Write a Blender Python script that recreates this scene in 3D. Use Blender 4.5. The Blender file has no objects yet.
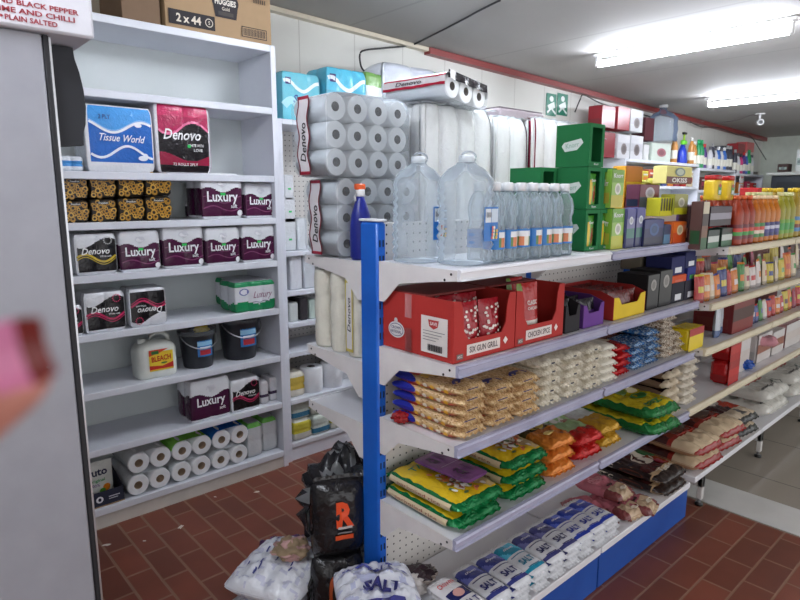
import bpy, bmesh, math, random
from mathutils import Vector, Matrix, noise
PI = math.pi
random.seed(7)
scene = bpy.context.scene
C = scene.collection

# ------------------------------------------------------------ camera frame (world X runs along the shelving, Y to the back wall)
F = 600.0
CAM = Vector((0, 0, 1.55))
_a = Vector((678, -104, F)).normalized()
_d = Vector((-25, 3560, F)).normalized()
_d = (_d - _a*_a.dot(_d)).normalized()
_u = -_d
_y = _u.cross(_a)
RW = Matrix((_a, _y, _u))           # rows: world axes in camera coordinates (x right, y down, z forward)

def at(u, v, X=None, Y=None, Z=None):
    "measured point: where the sight line through a photo pixel meets a plane of the shop"
    d = RW @ Vector((u-400, v-300, F))
    if Z is not None: t = (Z-CAM.z)/d.z
    elif Y is not None: t = Y/d.y
    else: t = X/d.x
    return CAM + d*t

# ------------------------------------------------------------ materials
def lin(c):
    out = []
    for x in c[:3]:
        x = x/255.0
        out.append(x/12.92 if x <= .04045 else ((x+.055)/1.055)**2.4)
    return out + [1.0]

MATS = {}
def new_mat(name):
    m = bpy.data.materials.new(name); m.use_nodes = True
    nt = m.node_tree
    return m, nt, nt.nodes['Principled BSDF'], nt.nodes['Material Output']

def printed(kind):
    "material whose colour is the thing's own print, stored per face"
    if kind in MATS: return MATS[kind]
    P = dict(matte=(.65, 0, 0, 0, 0), gloss=(.32, 0, 0, 0, 0), wrap=(.2, 0, .5, 42, 0), foil=(.2, .35, .9, 30, 0),
             tissue=(.9, 0, .12, 220, 0), metal=(.32, .9, 0, 0, 0), paint=(.38, 0, .03, 30, 0), carton=(.75, 0, .05, 120, 0),
             skin=(.5, 0, .1, 400, 0), clear=(.08, 0, .5, 34, .78), film=(.1, 0, .9, 24, .86), bottle=(.08, 0, .3, 40, .76),
             grain=(.5, 0, .5, 260, 0), shade=(.5, 0, 0, 0, 0))[kind]
    m, nt, bs, out = new_mat('print_'+kind)
    at_ = nt.nodes.new('ShaderNodeAttribute'); at_.attribute_name = 'Col'
    tc = nt.nodes.new('ShaderNodeTexCoord')
    nz = nt.nodes.new('ShaderNodeTexNoise'); nz.inputs['Scale'].default_value = 14; nz.inputs['Detail'].default_value = 3
    nt.links.new(tc.outputs['Object'], nz.inputs['Vector'])
    mr = nt.nodes.new('ShaderNodeMapRange'); mr.inputs[3].default_value = .88; mr.inputs[4].default_value = 1.1
    nt.links.new(nz.outputs['Fac'], mr.inputs[0])
    mx = nt.nodes.new('ShaderNodeVectorMath'); mx.operation = 'SCALE'
    nt.links.new(at_.outputs['Color'], mx.inputs[0]); nt.links.new(mr.outputs[0], mx.inputs['Scale'])
    nt.links.new(mx.outputs[0], bs.inputs['Base Color'])
    bs.inputs['Roughness'].default_value = P[0]; bs.inputs['Metallic'].default_value = P[1]
    if P[2]:
        n2 = nt.nodes.new('ShaderNodeTexNoise'); n2.inputs['Scale'].default_value = P[3]; n2.inputs['Detail'].default_value = 4
        n2.inputs['Distortion'].default_value = 1.2 if kind in ('wrap', 'foil', 'film') else 0
        nt.links.new(tc.outputs['Object'], n2.inputs['Vector'])
        bp = nt.nodes.new('ShaderNodeBump'); bp.inputs['Strength'].default_value = P[2]; bp.inputs['Distance'].default_value = dict(foil=.012, wrap=.007, film=.007).get(kind, .004)
        nt.links.new(n2.outputs['Fac'], bp.inputs['Height']); nt.links.new(bp.outputs[0], bs.inputs['Normal'])
    if P[4]:
        tr = nt.nodes.new('ShaderNodeBsdfTransparent'); ms = nt.nodes.new('ShaderNodeMixShader')
        tr.inputs[0].default_value = (.93, .96, .98, 1)
        fr = nt.nodes.new('ShaderNodeFresnel'); fr.inputs[0].default_value = 1.33
        ad = nt.nodes.new('ShaderNodeMath'); ad.operation = 'ADD'; ad.use_clamp = True; ad.inputs[1].default_value = 1-P[4]
        nt.links.new(fr.outputs[0], ad.inputs[0]); nt.links.new(ad.outputs[0], ms.inputs[0])
        nt.links.new(tr.outputs[0], ms.inputs[1]); nt.links.new(bs.outputs[0], ms.inputs[2]); nt.links.new(ms.outputs[0], out.inputs['Surface'])
    MATS[kind] = m
    return m

# ------------------------------------------------------------ mesh builder
class B:
    def __init__(s):
        s.V = []; s.F = []; s.C = []; s.K = []; s.S = []; s.T = Matrix.Identity(4)
    def v(s, p): s.V.append(s.T @ Vector(p)); return len(s.V)-1
    def f(s, idx, col, kind='matte', smooth=False): s.F.append(idx); s.C.append(col); s.K.append(kind); s.S.append(smooth)
    def box(s, x0, y0, z0, x1, y1, z1, col, kind='matte', bev=0.0, cols=None):
        "cols: per side colours -x +x -y +y -z +z"
        cs = cols or [col]*6
        c = [(x, y, z) for x in (x0, x1) for y in (y0, y1) for z in (z0, z1)]
        quads = [((0, 1, 3, 2), 0), ((4, 6, 7, 5), 1), ((0, 4, 5, 1), 2), ((2, 3, 7, 6), 3), ((0, 2, 6, 4), 4), ((1, 5, 7, 3), 5)]
        if bev <= 0:
            i = [s.v(p) for p in c]
            for q, k in quads: s.f([i[j] for j in q], cs[k], kind)
            return
        b = min(bev, abs(x1-x0)*.45, abs(y1-y0)*.45, abs(z1-z0)*.45)
        ids = {}
        for j, p in enumerate(c):
            for ax in range(3):
                q = list(p)
                for a2 in range(3):
                    if a2 != ax:
                        q[a2] += b if p[a2] == (x0, y0, z0)[a2] else -b
                ids[j, ax] = s.v(q)
        for q, k in quads: s.f([ids[j, k//2] for j in q], cs[k], kind)
        for j in range(8):
            tri = [ids[j, 0], ids[j, 1], ids[j, 2]]
            if bin(j).count('1') % 2: tri.reverse()
            s.f(tri, cs[5 if j & 1 else 4], kind, True)
        for j in range(8):
            for bit, ax in ((4, 0), (2, 1), (1, 2)):
                if not j & bit:
                    k2 = j | bit; o = [a for a in range(3) if a != ax]
                    q = [ids[j, o[0]], ids[k2, o[0]], ids[k2, o[1]], ids[j, o[1]]]
                    hi = (j & (4 >> o[0])) and 1 or 0
                    s.f(q, cs[2*o[0]+hi], kind, True)
    def prism(s, pts, axis, a0, a1, col, kind='matte'):
        "polygon pts in the plane across axis, thick from a0 to a1"
        def mk(p, a):
            if axis == 0: return (a, p[0], p[1])
            if axis == 1: return (p[0], a, p[1])
            return (p[0], p[1], a)
        i0 = [s.v(mk(p, a0)) for p in pts]; i1 = [s.v(mk(p, a1)) for p in pts]
        s.f(i0, col, kind); s.f(i1[::-1], col, kind)
        n = len(pts)
        for k in range(n): s.f([i0[k], i1[k], i1[(k+1) % n], i0[(k+1) % n]], col, kind)
    def lathe(s, prof, n=20, kind='gloss', sx=1, sy=1, sq=0, cap=True, c=(0, 0)):
        "prof: (r, z, colour); sq squares the section"
        rings = []
        for r, z, col in prof:
            ring = []
            for k in range(n):
                a = 2*PI*k/n; ca, sa = math.cos(a), math.sin(a)
                e = 1.0
                if sq: e = 1/((abs(ca)**(2+sq)+abs(sa)**(2+sq))**(1/(2+sq)))
                ring.append(s.v((c[0]+r*e*ca*sx, c[1]+r*e*sa*sy, z)))
            rings.append(ring)
        for j in range(len(rings)-1):
            for k in range(n):
                s.f([rings[j][k], rings[j][(k+1) % n], rings[j+1][(k+1) % n], rings[j+1][k]], prof[j][2], kind, True)
        if cap:
            s.f(rings[0][::-1], prof[0][2], kind); s.f(rings[-1], prof[-1][2], kind)
    def tube(s, pts, r, col, kind='gloss', n=8, closed=False):
        pts = [Vector(p) for p in pts]; rings = []
        N = len(pts)
        for i, p in enumerate(pts):
            if closed: t = pts[(i+1) % N]-pts[i-1]
            else: t = pts[min(i+1, N-1)]-pts[max(i-1, 0)]
            t.normalize()
            up = Vector((0, 0, 1)) if abs(t.z) < .9 else Vector((1, 0, 0))
            a = t.cross(up).normalized(); b = t.cross(a)
            rr = r[i] if isinstance(r, (list, tuple)) else r
            rings.append([s.v(p+a*rr*math.cos(2*PI*k/n)+b*rr*math.sin(2*PI*k/n)) for k in range(n)])
        for i in range(N if closed else N-1):
            q = rings[(i+1) % N]
            for k in range(n): s.f([rings[i][k], q[k], q[(k+1) % n], rings[i][(k+1) % n]], col, kind, True)
        if not closed: s.f(rings[0], col, kind); s.f(rings[-1][::-1], col, kind)
    def grid(s, fn, nu, nv, cf, kind='gloss', smooth=True):
        ids = [[s.v(fn(i/nu, j/nv)) for i in range(nu+1)] for j in range(nv+1)]
        for j in range(nv):
            for i in range(nu):
                c = cf((i+.5)/nu, (j+.5)/nv)
                if c is None: continue
                k = kind
                if isinstance(c[0], str): k, c = c
                s.f([ids[j][i], ids[j][i+1], ids[j+1][i+1], ids[j+1][i]], c, k, smooth)
    def build(s, name, parent=None, loc=(0, 0, 0), rz=0, **tags):
        me = bpy.data.meshes.new(name)
        me.from_pydata([tuple(p) for p in s.V], [], s.F)
        kinds = []
        for k in s.K:
            if k not in kinds: kinds.append(k)
        for k in kinds: me.materials.append(printed(k) if isinstance(k, str) else k)
        me.polygons.foreach_set('material_index', [kinds.index(k) for k in s.K])
        me.polygons.foreach_set('use_smooth', s.S)
        ca = me.color_attributes.new('Col', 'FLOAT_COLOR', 'CORNER')
        buf = []
        cache = {}
        for fc, col in zip(s.F, s.C):
            l = cache.get(col)
            if l is None: l = cache[col] = lin(col)
            buf.extend(l*len(fc))
        ca.data.foreach_set('color', buf)
        me.validate()
        bm = bmesh.new(); bm.from_mesh(me); bmesh.ops.recalc_face_normals(bm, faces=bm.faces); bm.to_mesh(me); bm.free()
        o = bpy.data.objects.new(name, me); C.objects.link(o)
        o.location = loc; o.rotation_euler = (0, 0, rz)
        if parent is not None: o.parent = parent
        for k, v in tags.items(): o['category' if k == 'cat' else k] = v
        return o

# ---- lettering
_tc = {}
def glyphs(txt, bold=0.0, shear=0.0, font_space=1.0):
    key = (txt, bold, shear, font_space)
    if key in _tc: return _tc[key]
    cu = bpy.data.curves.new('lettering', 'FONT'); cu.body = txt; cu.resolution_u = 2
    cu.align_x = 'CENTER'; cu.align_y = 'CENTER'; cu.offset = bold; cu.shear = shear; cu.space_character = font_space
    ob = bpy.data.objects.new('lettering', cu); C.objects.link(ob)
    dg = bpy.context.evaluated_depsgraph_get(); ev = ob.evaluated_get(dg); me = ev.to_mesh()
    vs = [(v.co.x, v.co.y) for v in me.vertices]; fs = [list(p.vertices) for p in me.polygons]
    ev.to_mesh_clear(); bpy.data.objects.remove(ob); bpy.data.curves.remove(cu)
    w = max((v[0] for v in vs), default=1)-min((v[0] for v in vs), default=0)
    h = max((v[1] for v in vs), default=1)-min((v[1] for v in vs), default=0)
    cx = (max(v[0] for v in vs)+min(v[0] for v in vs))/2; cy = (max(v[1] for v in vs)+min(v[1] for v in vs))/2
    vs = [(x-cx, y-cy) for x, y in vs]
    _tc[key] = (vs, fs, w, h)
    return _tc[key]

class Art:
    "flat print laid on a surface S(x, y, lift) -> point; every mark sits a hair above the one below"
    def __init__(a, b, S, kind='matte', lift=.0006):
        a.b = b; a.S = S; a.kind = kind; a.h = lift
    def _n(a):
        a.k = getattr(a, 'k', 0)+1; a.h += .0004 if a.k < 12 else .00004; return a.h
    def rect(a, x0, y0, x1, y1, col, nx=1, ny=1, kind=None):
        h = a._n()
        a.b.grid(lambda u, v: a.S(x0+(x1-x0)*u, y0+(y1-y0)*v, h), nx, ny, lambda u, v: col, kind or a.kind, False)
    def poly(a, pts, col, kind=None):
        h = a._n(); a.b.f([a.b.v(a.S(x, y, h)) for x, y in pts], col, kind or a.kind)
    def ell(a, cx, cy, rx, ry, col, n=18, rot=0, kind=None):
        cr, sr = math.cos(rot), math.sin(rot); pts = []
        for k in range(n):
            x, y = rx*math.cos(2*PI*k/n), ry*math.sin(2*PI*k/n)
            pts.append((cx+x*cr-y*sr, cy+x*sr+y*cr))
        a.poly(pts, col, kind)
    def band(a, pts, w, col, kind=None):
        h = a._n(); ids = []
        for i, p in enumerate(pts):
            q = pts[min(i+1, len(pts)-1)]; r = pts[max(i-1, 0)]
            dx, dy = q[0]-r[0], q[1]-r[1]; l = math.hypot(dx, dy) or 1
            nx, ny = -dy/l*w/2, dx/l*w/2
            ids.append((a.b.v(a.S(p[0]-nx, p[1]-ny, h)), a.b.v(a.S(p[0]+nx, p[1]+ny, h))))
        for i in range(len(ids)-1): a.b.f([ids[i][0], ids[i+1][0], ids[i+1][1], ids[i][1]], col, kind or a.kind)
    def text(a, t, cx, cy, h, col, w=None, rot=0, bold=.012, shear=0, kind=None, space=1.0):
        vs, fs, tw, th = glyphs(t, bold, shear, space)
        sy = h/.72; sx = (w/tw) if w else sy
        cr, sr = math.cos(rot), math.sin(rot); hh = a._n()
        ids = []
        for x, y in vs:
            x *= sx; y *= sy
            ids.append(a.b.v(a.S(cx+x*cr-y*sr, cy+x*sr+y*cr, hh)))
        for f_ in fs: a.b.f([ids[k] for k in f_], col, kind or a.kind)
def front(y, ox=0, oz=0): return lambda x, z, h: (ox+x, y-h, oz+z)
def side(x, oy=0, oz=0): return lambda t, z, h: (x-h, oy-t, oz+z)      # seen from -X: right of the face is -Y
def top(z, ox=0, oy=0): return lambda x, y, h: (ox+x, oy+y, z+h)

# ------------------------------------------------------------ things
def thing(name, label, cat, loc=(0, 0, 0), rz=0, group=None):
    o = bpy.data.objects.new(name, None); C.objects.link(o)
    o.empty_display_size = .05
    o.location = loc; o.rotation_euler = (0, 0, rz); o['label'] = label; o['category'] = cat
    if group: o['group'] = group
    return o
def kids(o): return [c for c in bpy.data.objects if c.parent == o]
_kids = {}
def copy_tree(o, parent=None):
    if o not in _kids: _kids[o] = kids(o)
    c = o.copy(); C.objects.link(c)
    if parent is not None: c.parent = parent
    for ch in _kids[o]: copy_tree(ch, c)
    return c
class Kind:
    "first placing uses the model itself, later ones copy it with its parts"
    def __init__(s, make): s.make = make; s.o = None
    def put(s, loc, label, group=None, rz=0, rx=0, ry=0, sc=None, cat=None):
        if s.o is None: s.o = o = s.make()
        else: o = copy_tree(s.o)
        o.location = loc; o.rotation_euler = (rx, ry, rz); o['label'] = label
        if sc: o.scale = sc if isinstance(sc, tuple) else (sc, sc, sc)
        if group: o['group'] = group
        elif 'group' in o.keys(): del o['group']
        if cat: o['category'] = cat
        return o
def struct(o): o['kind'] = 'structure'; return o
ORD = ['first', 'second', 'third', 'fourth', 'fifth', 'sixth', 'seventh', 'eighth', 'ninth', 'tenth', 'eleventh', 'twelfth']
def layer_word(j, n):
    "j counts from the bottom"
    if n == 1: return ''
    if j == n-1: return 'topmost'
    if j == 0: return 'bottom'
    if n == 3: return 'middle'
    if n % 2 and j == n//2: return 'middle'
    return ORD[n-1-j]+' from top' if j > (n-1)/2 else ORD[j]+' from bottom'

WHITE = (225, 228, 232); BLACK = (22, 22, 24)
# ============================================================ THE SETTING
def mat_bricks(name, swap):
    m, nt, bs, out = new_mat(name)
    tc = nt.nodes.new('ShaderNodeTexCoord'); mp = nt.nodes.new('ShaderNodeMapping')
    if swap: mp.inputs['Rotation'].default_value = (0, 0, PI/2)
    nt.links.new(tc.outputs['Object'], mp.inputs['Vector'])
    br = nt.nodes.new('ShaderNodeTexBrick'); nt.links.new(mp.outputs[0], br.inputs['Vector'])
    br.inputs['Scale'].default_value = 1; br.inputs['Brick Width'].default_value = .23; br.inputs['Row Height'].default_value = .109 if swap else .119
    br.inputs['Mortar Size'].default_value = .0065 if swap else .005; br.inputs['Mortar Smooth'].default_value = .3; br.inputs['Bias'].default_value = -.2
    br.inputs['Color1'].default_value = lin((130, 68, 50)); br.inputs['Color2'].default_value = lin((104, 54, 40))
    br.inputs['Mortar'].default_value = lin((140, 106, 86))
    nz = nt.nodes.new('ShaderNodeTexNoise'); nz.inputs['Scale'].default_value = 5; nz.inputs['Detail'].default_value = 8
    nt.links.new(tc.outputs['Object'], nz.inputs['Vector'])
    mx = nt.nodes.new('ShaderNodeMix'); mx.data_type = 'RGBA'; mx.blend_type = 'MULTIPLY'; mx.inputs[0].default_value = .55
    nt.links.new(br.outputs['Color'], mx.inputs[6]); nt.links.new(nz.outputs['Color'], mx.inputs[7])
    hs = nt.nodes.new('ShaderNodeHueSaturation'); hs.inputs['Value'].default_value = 1.25; hs.inputs['Saturation'].default_value = 1.0
    rg = nt.nodes.new('ShaderNodeRGBToBW'); nt.links.new(nz.outputs['Color'], rg.inputs[0]); nt.links.new(rg.outputs[0], mx.inputs[7])
    nt.links.new(mx.outputs[2], hs.inputs['Color']); nt.links.new(hs.outputs[0], bs.inputs['Base Color'])
    bs.inputs['Roughness'].default_value = .42
    bp = nt.nodes.new('ShaderNodeBump'); bp.inputs['Strength'].default_value = .4; bp.inputs['Distance'].default_value = .003; bp.invert = True
    nt.links.new(br.outputs['Fac'], bp.inputs['Height']); nt.links.new(bp.outputs[0], bs.inputs['Normal'])
    return m
def mat_noise(name, c1, c2, scale, rough=.6, bump=0, stretch=(1, 1, 1), metal=0):
    m, nt, bs, out = new_mat(name)
    tc = nt.nodes.new('ShaderNodeTexCoord'); mp = nt.nodes.new('ShaderNodeMapping'); mp.inputs['Scale'].default_value = stretch
    nt.links.new(tc.outputs['Object'], mp.inputs['Vector'])
    nz = nt.nodes.new('ShaderNodeTexNoise'); nz.inputs['Scale'].default_value = scale; nz.inputs['Detail'].default_value = 6
    nt.links.new(mp.outputs[0], nz.inputs['Vector'])
    cr = nt.nodes.new('ShaderNodeValToRGB'); cr.color_ramp.elements[0].color = lin(c1); cr.color_ramp.elements[1].color = lin(c2)
    cr.color_ramp.elements[0].position = .3; cr.color_ramp.elements[1].position = .7
    nt.links.new(nz.outputs['Fac'], cr.inputs[0]); nt.links.new(cr.outputs[0], bs.inputs['Base Color'])
    bs.inputs['Roughness'].default_value = rough; bs.inputs['Metallic'].default_value = metal
    if bump:
        bp = nt.nodes.new('ShaderNodeBump'); bp.inputs['Strength'].default_value = bump; bp.inputs['Distance'].default_value = .005
        nt.links.new(nz.outputs['Fac'], bp.inputs['Height']); nt.links.new(bp.outputs[0], bs.inputs['Normal'])
    return m
def mat_lines(name, base, line, axis, pitch, rough=.5, w=.012, base2=None):
    "boards or panels with a thin joint every pitch metres along one axis"
    m, nt, bs, out = new_mat(name)
    tc = nt.nodes.new('ShaderNodeTexCoord'); sp = nt.nodes.new('ShaderNodeSeparateXYZ'); nt.links.new(tc.outputs['Object'], sp.inputs[0])
    md = nt.nodes.new('ShaderNodeMath'); md.operation = 'WRAP'; md.inputs[1].default_value = pitch; md.inputs[2].default_value = 0
    nt.links.new(sp.outputs[axis], md.inputs[0])
    lt = nt.nodes.new('ShaderNodeMath'); lt.operation = 'LESS_THAN'; lt.inputs[1].default_value = w; nt.links.new(md.outputs[0], lt.inputs[0])
    nz = nt.nodes.new('ShaderNodeTexNoise'); nz.inputs['Scale'].default_value = 1.5; nz.inputs['Detail'].default_value = 5
    nt.links.new(tc.outputs['Object'], nz.inputs['Vector'])
    c1 = nt.nodes.new('ShaderNodeMix'); c1.data_type = 'RGBA'; c1.inputs[6].default_value = lin(base); c1.inputs[7].default_value = lin(base2 or tuple(x*.94 for x in base))
    nt.links.new(nz.outputs['Fac'], c1.inputs[0])
    c2 = nt.nodes.new('ShaderNodeMix'); c2.data_type = 'RGBA'; c2.inputs[7].default_value = lin(line)
    nt.links.new(lt.outputs[0], c2.inputs[0]); nt.links.new(c1.outputs[2], c2.inputs[6]); nt.links.new(c2.outputs[2], bs.inputs['Base Color'])
    bs.inputs['Roughness'].default_value = rough
    return m
def mat_pegs():
    m, nt, bs, out = new_mat('perforated_panel')
    tc = nt.nodes.new('ShaderNodeTexCoord'); sp = nt.nodes.new('ShaderNodeSeparateXYZ'); nt.links.new(tc.outputs['Object'], sp.inputs[0])
    cb = nt.nodes.new('ShaderNodeCombineXYZ'); 
    for ax, o in ((0, 'X'), (2, 'Y')):
        md = nt.nodes.new('ShaderNodeMath'); md.operation = 'WRAP'; md.inputs[1].default_value = .03; md.inputs[2].default_value = 0
        nt.links.new(sp.outputs[ax], md.inputs[0])
        sb = nt.nodes.new('ShaderNodeMath'); sb.operation = 'SUBTRACT'; sb.inputs[1].default_value = .015; nt.links.new(md.outputs[0], sb.inputs[0])
        nt.links.new(sb.outputs[0], cb.inputs[o])
    ln = nt.nodes.new('ShaderNodeVectorMath'); ln.operation = 'LENGTH'; nt.links.new(cb.outputs[0], ln.inputs[0])
    lt = nt.nodes.new('ShaderNodeMath'); lt.operation = 'LESS_THAN'; lt.inputs[1].default_value = .0035; nt.links.new(ln.outputs['Value'], lt.inputs[0])
    mx = nt.nodes.new('ShaderNodeMix'); mx.data_type = 'RGBA'; mx.inputs[6].default_value = lin((214, 210, 204)); mx.inputs[7].default_value = lin((40, 38, 38))
    nt.links.new(lt.outputs[0], mx.inputs[0]); nt.links.new(mx.outputs[2], bs.inputs['Base Color']); bs.inputs['Roughness'].default_value = .45
    return m
def mat_emit(name, col, s):
    m, nt, bs, out = new_mat(name)
    em = nt.nodes.new('ShaderNodeEmission'); em.inputs[0].default_value = lin(col); em.inputs[1].default_value = s
    nt.links.new(em.outputs[0], out.inputs['Surface']); return m
M_BRX = mat_bricks('brick_tiles_along', False); M_BRY = mat_bricks('brick_tiles_across', True)
M_GREY = mat_lines('grey_floor_tiles', (160, 152, 140), (100, 95, 88), 0, .6, .12, .006)
M_CEIL = mat_lines('ceiling_boards', (176, 174, 170), (158, 156, 152), 0, 1.22, .75, .02)
M_WALL = mat_lines('wall_panels', (214, 214, 208), (176, 174, 168), 0, .42, .6, .006)
M_BEIGE = mat_lines('beige_wall_tiles', (176, 164, 144), (128, 116, 100), 0, .34, .6, .007)
M_STEP = mat_noise('worn_white_step', (196, 196, 192), (214, 214, 210), 3, .5)
M_TUBE = mat_emit('tube_glow', (238, 244, 255), 21)
M_PEG = mat_pegs()
M_SHELF = mat_noise('white_shelf_steel', (222, 222, 226), (232, 232, 236), 4, .35)
M_BOARD = mat_noise('white_melamine', (214, 217, 226), (224, 227, 234), 3, .45)
M_BOARDB = mat_noise('pale_backing_board', (206, 214, 212), (216, 222, 222), 2, .6)
M_BLUE = mat_noise('blue_powder_coat', (22, 92, 190), (32, 104, 204), 8, .28)
M_KICK = mat_noise('blue_kick_plate', (24, 74, 156), (34, 86, 170), 6, .4)
M_LIP = mat_noise('lavender_price_channel', (160, 160, 184), (176, 176, 198), 9, .25)
M_CREAM = mat_noise('cream_price_channel', (214, 204, 178), (224, 214, 190), 9, .35)

def zc(x): return 2.622-.0262*(x-1.8)           # the ceiling sinks slightly along the shop
b = B()
b.box(-2.2, 1.5, -.05, 3.06, 3.3, 0, WHITE, M_BRY); b.box(-2.2, -2.5, -.05, 3.06, 1.5, 0, WHITE, M_BRX)
b.box(3.06, -2.5, -.05, 10.5, 3.3, 0, WHITE, M_GREY)
struct(b.build('floor'))
b = B(); b.box(3.07, -2.5, 0, 3.34, 2.2, .006, WHITE, M_STEP, .003)
struct(b.build('trim_1'))
b = B(); b.prism([(-2.2, zc(-2.2)), (10.5, zc(10.5)), (10.5, zc(10.5)+.06), (-2.2, zc(-2.2)+.06)], 1, -2.5, 3.4, WHITE, M_CEIL)
struct(b.build('ceiling'))
b = B(); b.box(1.72, 3.25, 0, 10.5, 3.35, 2.68, WHITE, M_WALL)
b.box(-2.2, 3.25, 0, 1.72, 3.35, 2.78, WHITE, M_BEIGE)
struct(b.build('wall_back'))
b = B(); b.box(10.2, -2.5, 0, 10.3, 3.25, 2.45, (205, 212, 200), 'paint')
struct(b.build('wall_right'))
b = B(); b.box(-2.3, -2.5, 0, -2.2, 3.3, 2.75, (200, 198, 190), 'paint')
struct(b.build('wall_left'))
# cream cornice, then the red painted one
b = B(); b.prism([(1.72, zc(1.72)-.03), (3.15, zc(3.15)-.03), (3.15, zc(3.15)-.004), (1.72, zc(1.72)-.004)], 1, 3.2, 3.25, (205, 196, 176), 'paint')
struct(b.build('trim_2'))
b = B(); b.prism([(3.15, zc(3.15)-.048), (10.2, zc(10.2)-.055), (10.2, zc(10.2)-.004), (3.15, zc(3.15)-.004)], 1, 3.19, 3.25, (132, 52, 50), 'paint')
struct(b.build('trim_3'))

# ---- fluorescent fittings, running across the shop
def light_kind():
    t = thing('fluorescent_light', '', 'light')
    b = B(); b.box(-.02, -.64, .05, .02, .64, .075, (225, 225, 225), 'paint', .006); b.build('batten', t)
    for s in (-1, 1):
        b = B(); b.box(-.018, s*.61-.012, -.02, .018, s*.61+.012, .05, (228, 228, 228), 'paint', .004); b.build('lamp_holder', t)
    b = B(); b.tube([(0, -.6, 0), (0, .6, 0)], .021, WHITE, M_TUBE, 12); b.build('tube_lamp', t)
    return t
LK = Kind(light_kind)
for x, y, lab in ((-.1, 1.0, 'fluorescent tube batten over the camera side of the aisle, before the grey cabinet'), (2.03, 1.67, 'fluorescent tube batten nearest the tall toilet paper packs, only its end in view'),
                  (4.11, 1.83, 'long bright fluorescent tube batten in the middle of the grey ceiling'),
                  (6.35, 1.93, 'fluorescent tube batten beside the small security camera, farther down the ceiling')):
    LK.put((x, y, zc(x)-.078), lab, 'fluorescent tube battens on the ceiling')

# ============================================================ SHELVING
def gondola_bracket(b, x, yf, yr, z, s, t=.004):
    "pressed side plate of a shelf: slim at the front, deep at the post"
    d = abs(yr-yf); g = 1 if yr > yf else -1
    pts = [(yf, z), (yf, z-.03), (yf+g*.10, z-.042), (yf+g*d*.72, z-.062), (yf+g*d*.93, z-.128), (yr, z-.128), (yr, z)]
    b.prism([(p[0], p[1]) for p in pts], 0, x, x+s*t, (226, 222, 220), 'paint')
    b.tube([(x-s*.001, yf+g*.02, z-.012), (x-s*.002, yf+g*.02, z-.012)], .004, (40, 40, 40), 'matte', 8)
    b.tube([(x-s*.001, yf+g*.045, z-.03), (x-s*.002, yf+g*.045, z-.03)], .004, (40, 40, 40), 'matte', 8)
def gondola_shelf(par, x0, x1, yf, yr, z, lip, label=None):
    g = 1 if yr > yf else -1
    b = B(); b.box(x0+.003, min(yf, yr), z-.02, x1-.003, max(yf, yr), z, WHITE, M_SHELF, .002)
    sh = b.build('shelf', par)
    for x, s in ((x0+.002, 1), (x1-.002, -1)):
        b = B(); gondola_bracket(b, x, yf, yr, z, s); b.build('shelf_bracket', sh)
    b = B(); y0 = yf-g*.012
    b.prism([(yf, z+.004), (y0, z+.002), (yf-g*.016, z-.004), (y0, z-.007), (yf-g*.010, z-.024), (yf-g*.018, z-.029), (yf, z-.031)], 0, x0+.004, x1-.004, WHITE, lip)
    b.build('price_strip', sh)
    return sh
gt = thing('shelving_unit', 'white steel double-sided shop shelving with a blue slotted end post and blue kick plates', 'shelving', (0, 0, 0))
GX0, GX1 = 1.21, 2.875
BAYS = ((1.215, 2.035), (2.04, 2.86))
LV = (('A', 1.345), ('B', 1.068), ('C', .826), ('D', .53))
YF, YP0, YP1 = 1.12, 1.455, 1.545
def post(x, w, par, h=1.468):
    b = B(); b.box(x, YP0, 0, x+w, YP1, h, WHITE, M_BLUE, .008)
    n = int(h/.05)
    for k in range(n):
        z = .05+k*.05
        if z > h-.03: break
        for dx in (.008, .022):
            b.box(x+dx, YP0-.0015, z-.011, x+dx+.005, YP0+.002, z+.011, (12, 22, 50), 'matte')
    o = b.build('upright', par)
    b = B(); b.box(x-.001, YP0-.004, h, x+w+.001, YP1+.004, h+.008, (225, 225, 228), 'paint', .003); b.build('post_cap', o)
post(GX0, .04, gt); post(2.035, .03, gt, 1.46); post(2.85, .03, gt, 1.46)
for x0, x1 in BAYS:
    b = B(); b.box(x0+.035, 1.485, .1, x1, 1.515, 1.462, WHITE, M_PEG); b.build('perforated_panel', gt)
for bi, (x0, x1) in enumerate(BAYS):
    for nm, z in LV:
        gondola_shelf(gt, x0, x1, YF, YP0, z, M_SHELF if (nm == 'A' and bi == 0) else M_LIP)
    b = B(); b.box(x0, 1.075, .155, x1-.004, 1.48, .185, WHITE, M_SHELF, .003); b.build('base_deck', gt)
    b = B(); b.box(x0, 1.085, .0, x1-.004, 1.105, .154, WHITE, M_KICK, .002); b.build('kick_plate', gt)
for bi, (x0, x1) in enumerate(BAYS):
    for z in (1.335, .995, .775):
        gondola_shelf(gt, x0, x1, 1.872, YP1, z, M_SHELF)
b = B(); b.box(1.255, 1.52, 0, 2.85, 1.9, .15, WHITE, M_SHELF, .003); b.build('rear_base_deck', gt)

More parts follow.
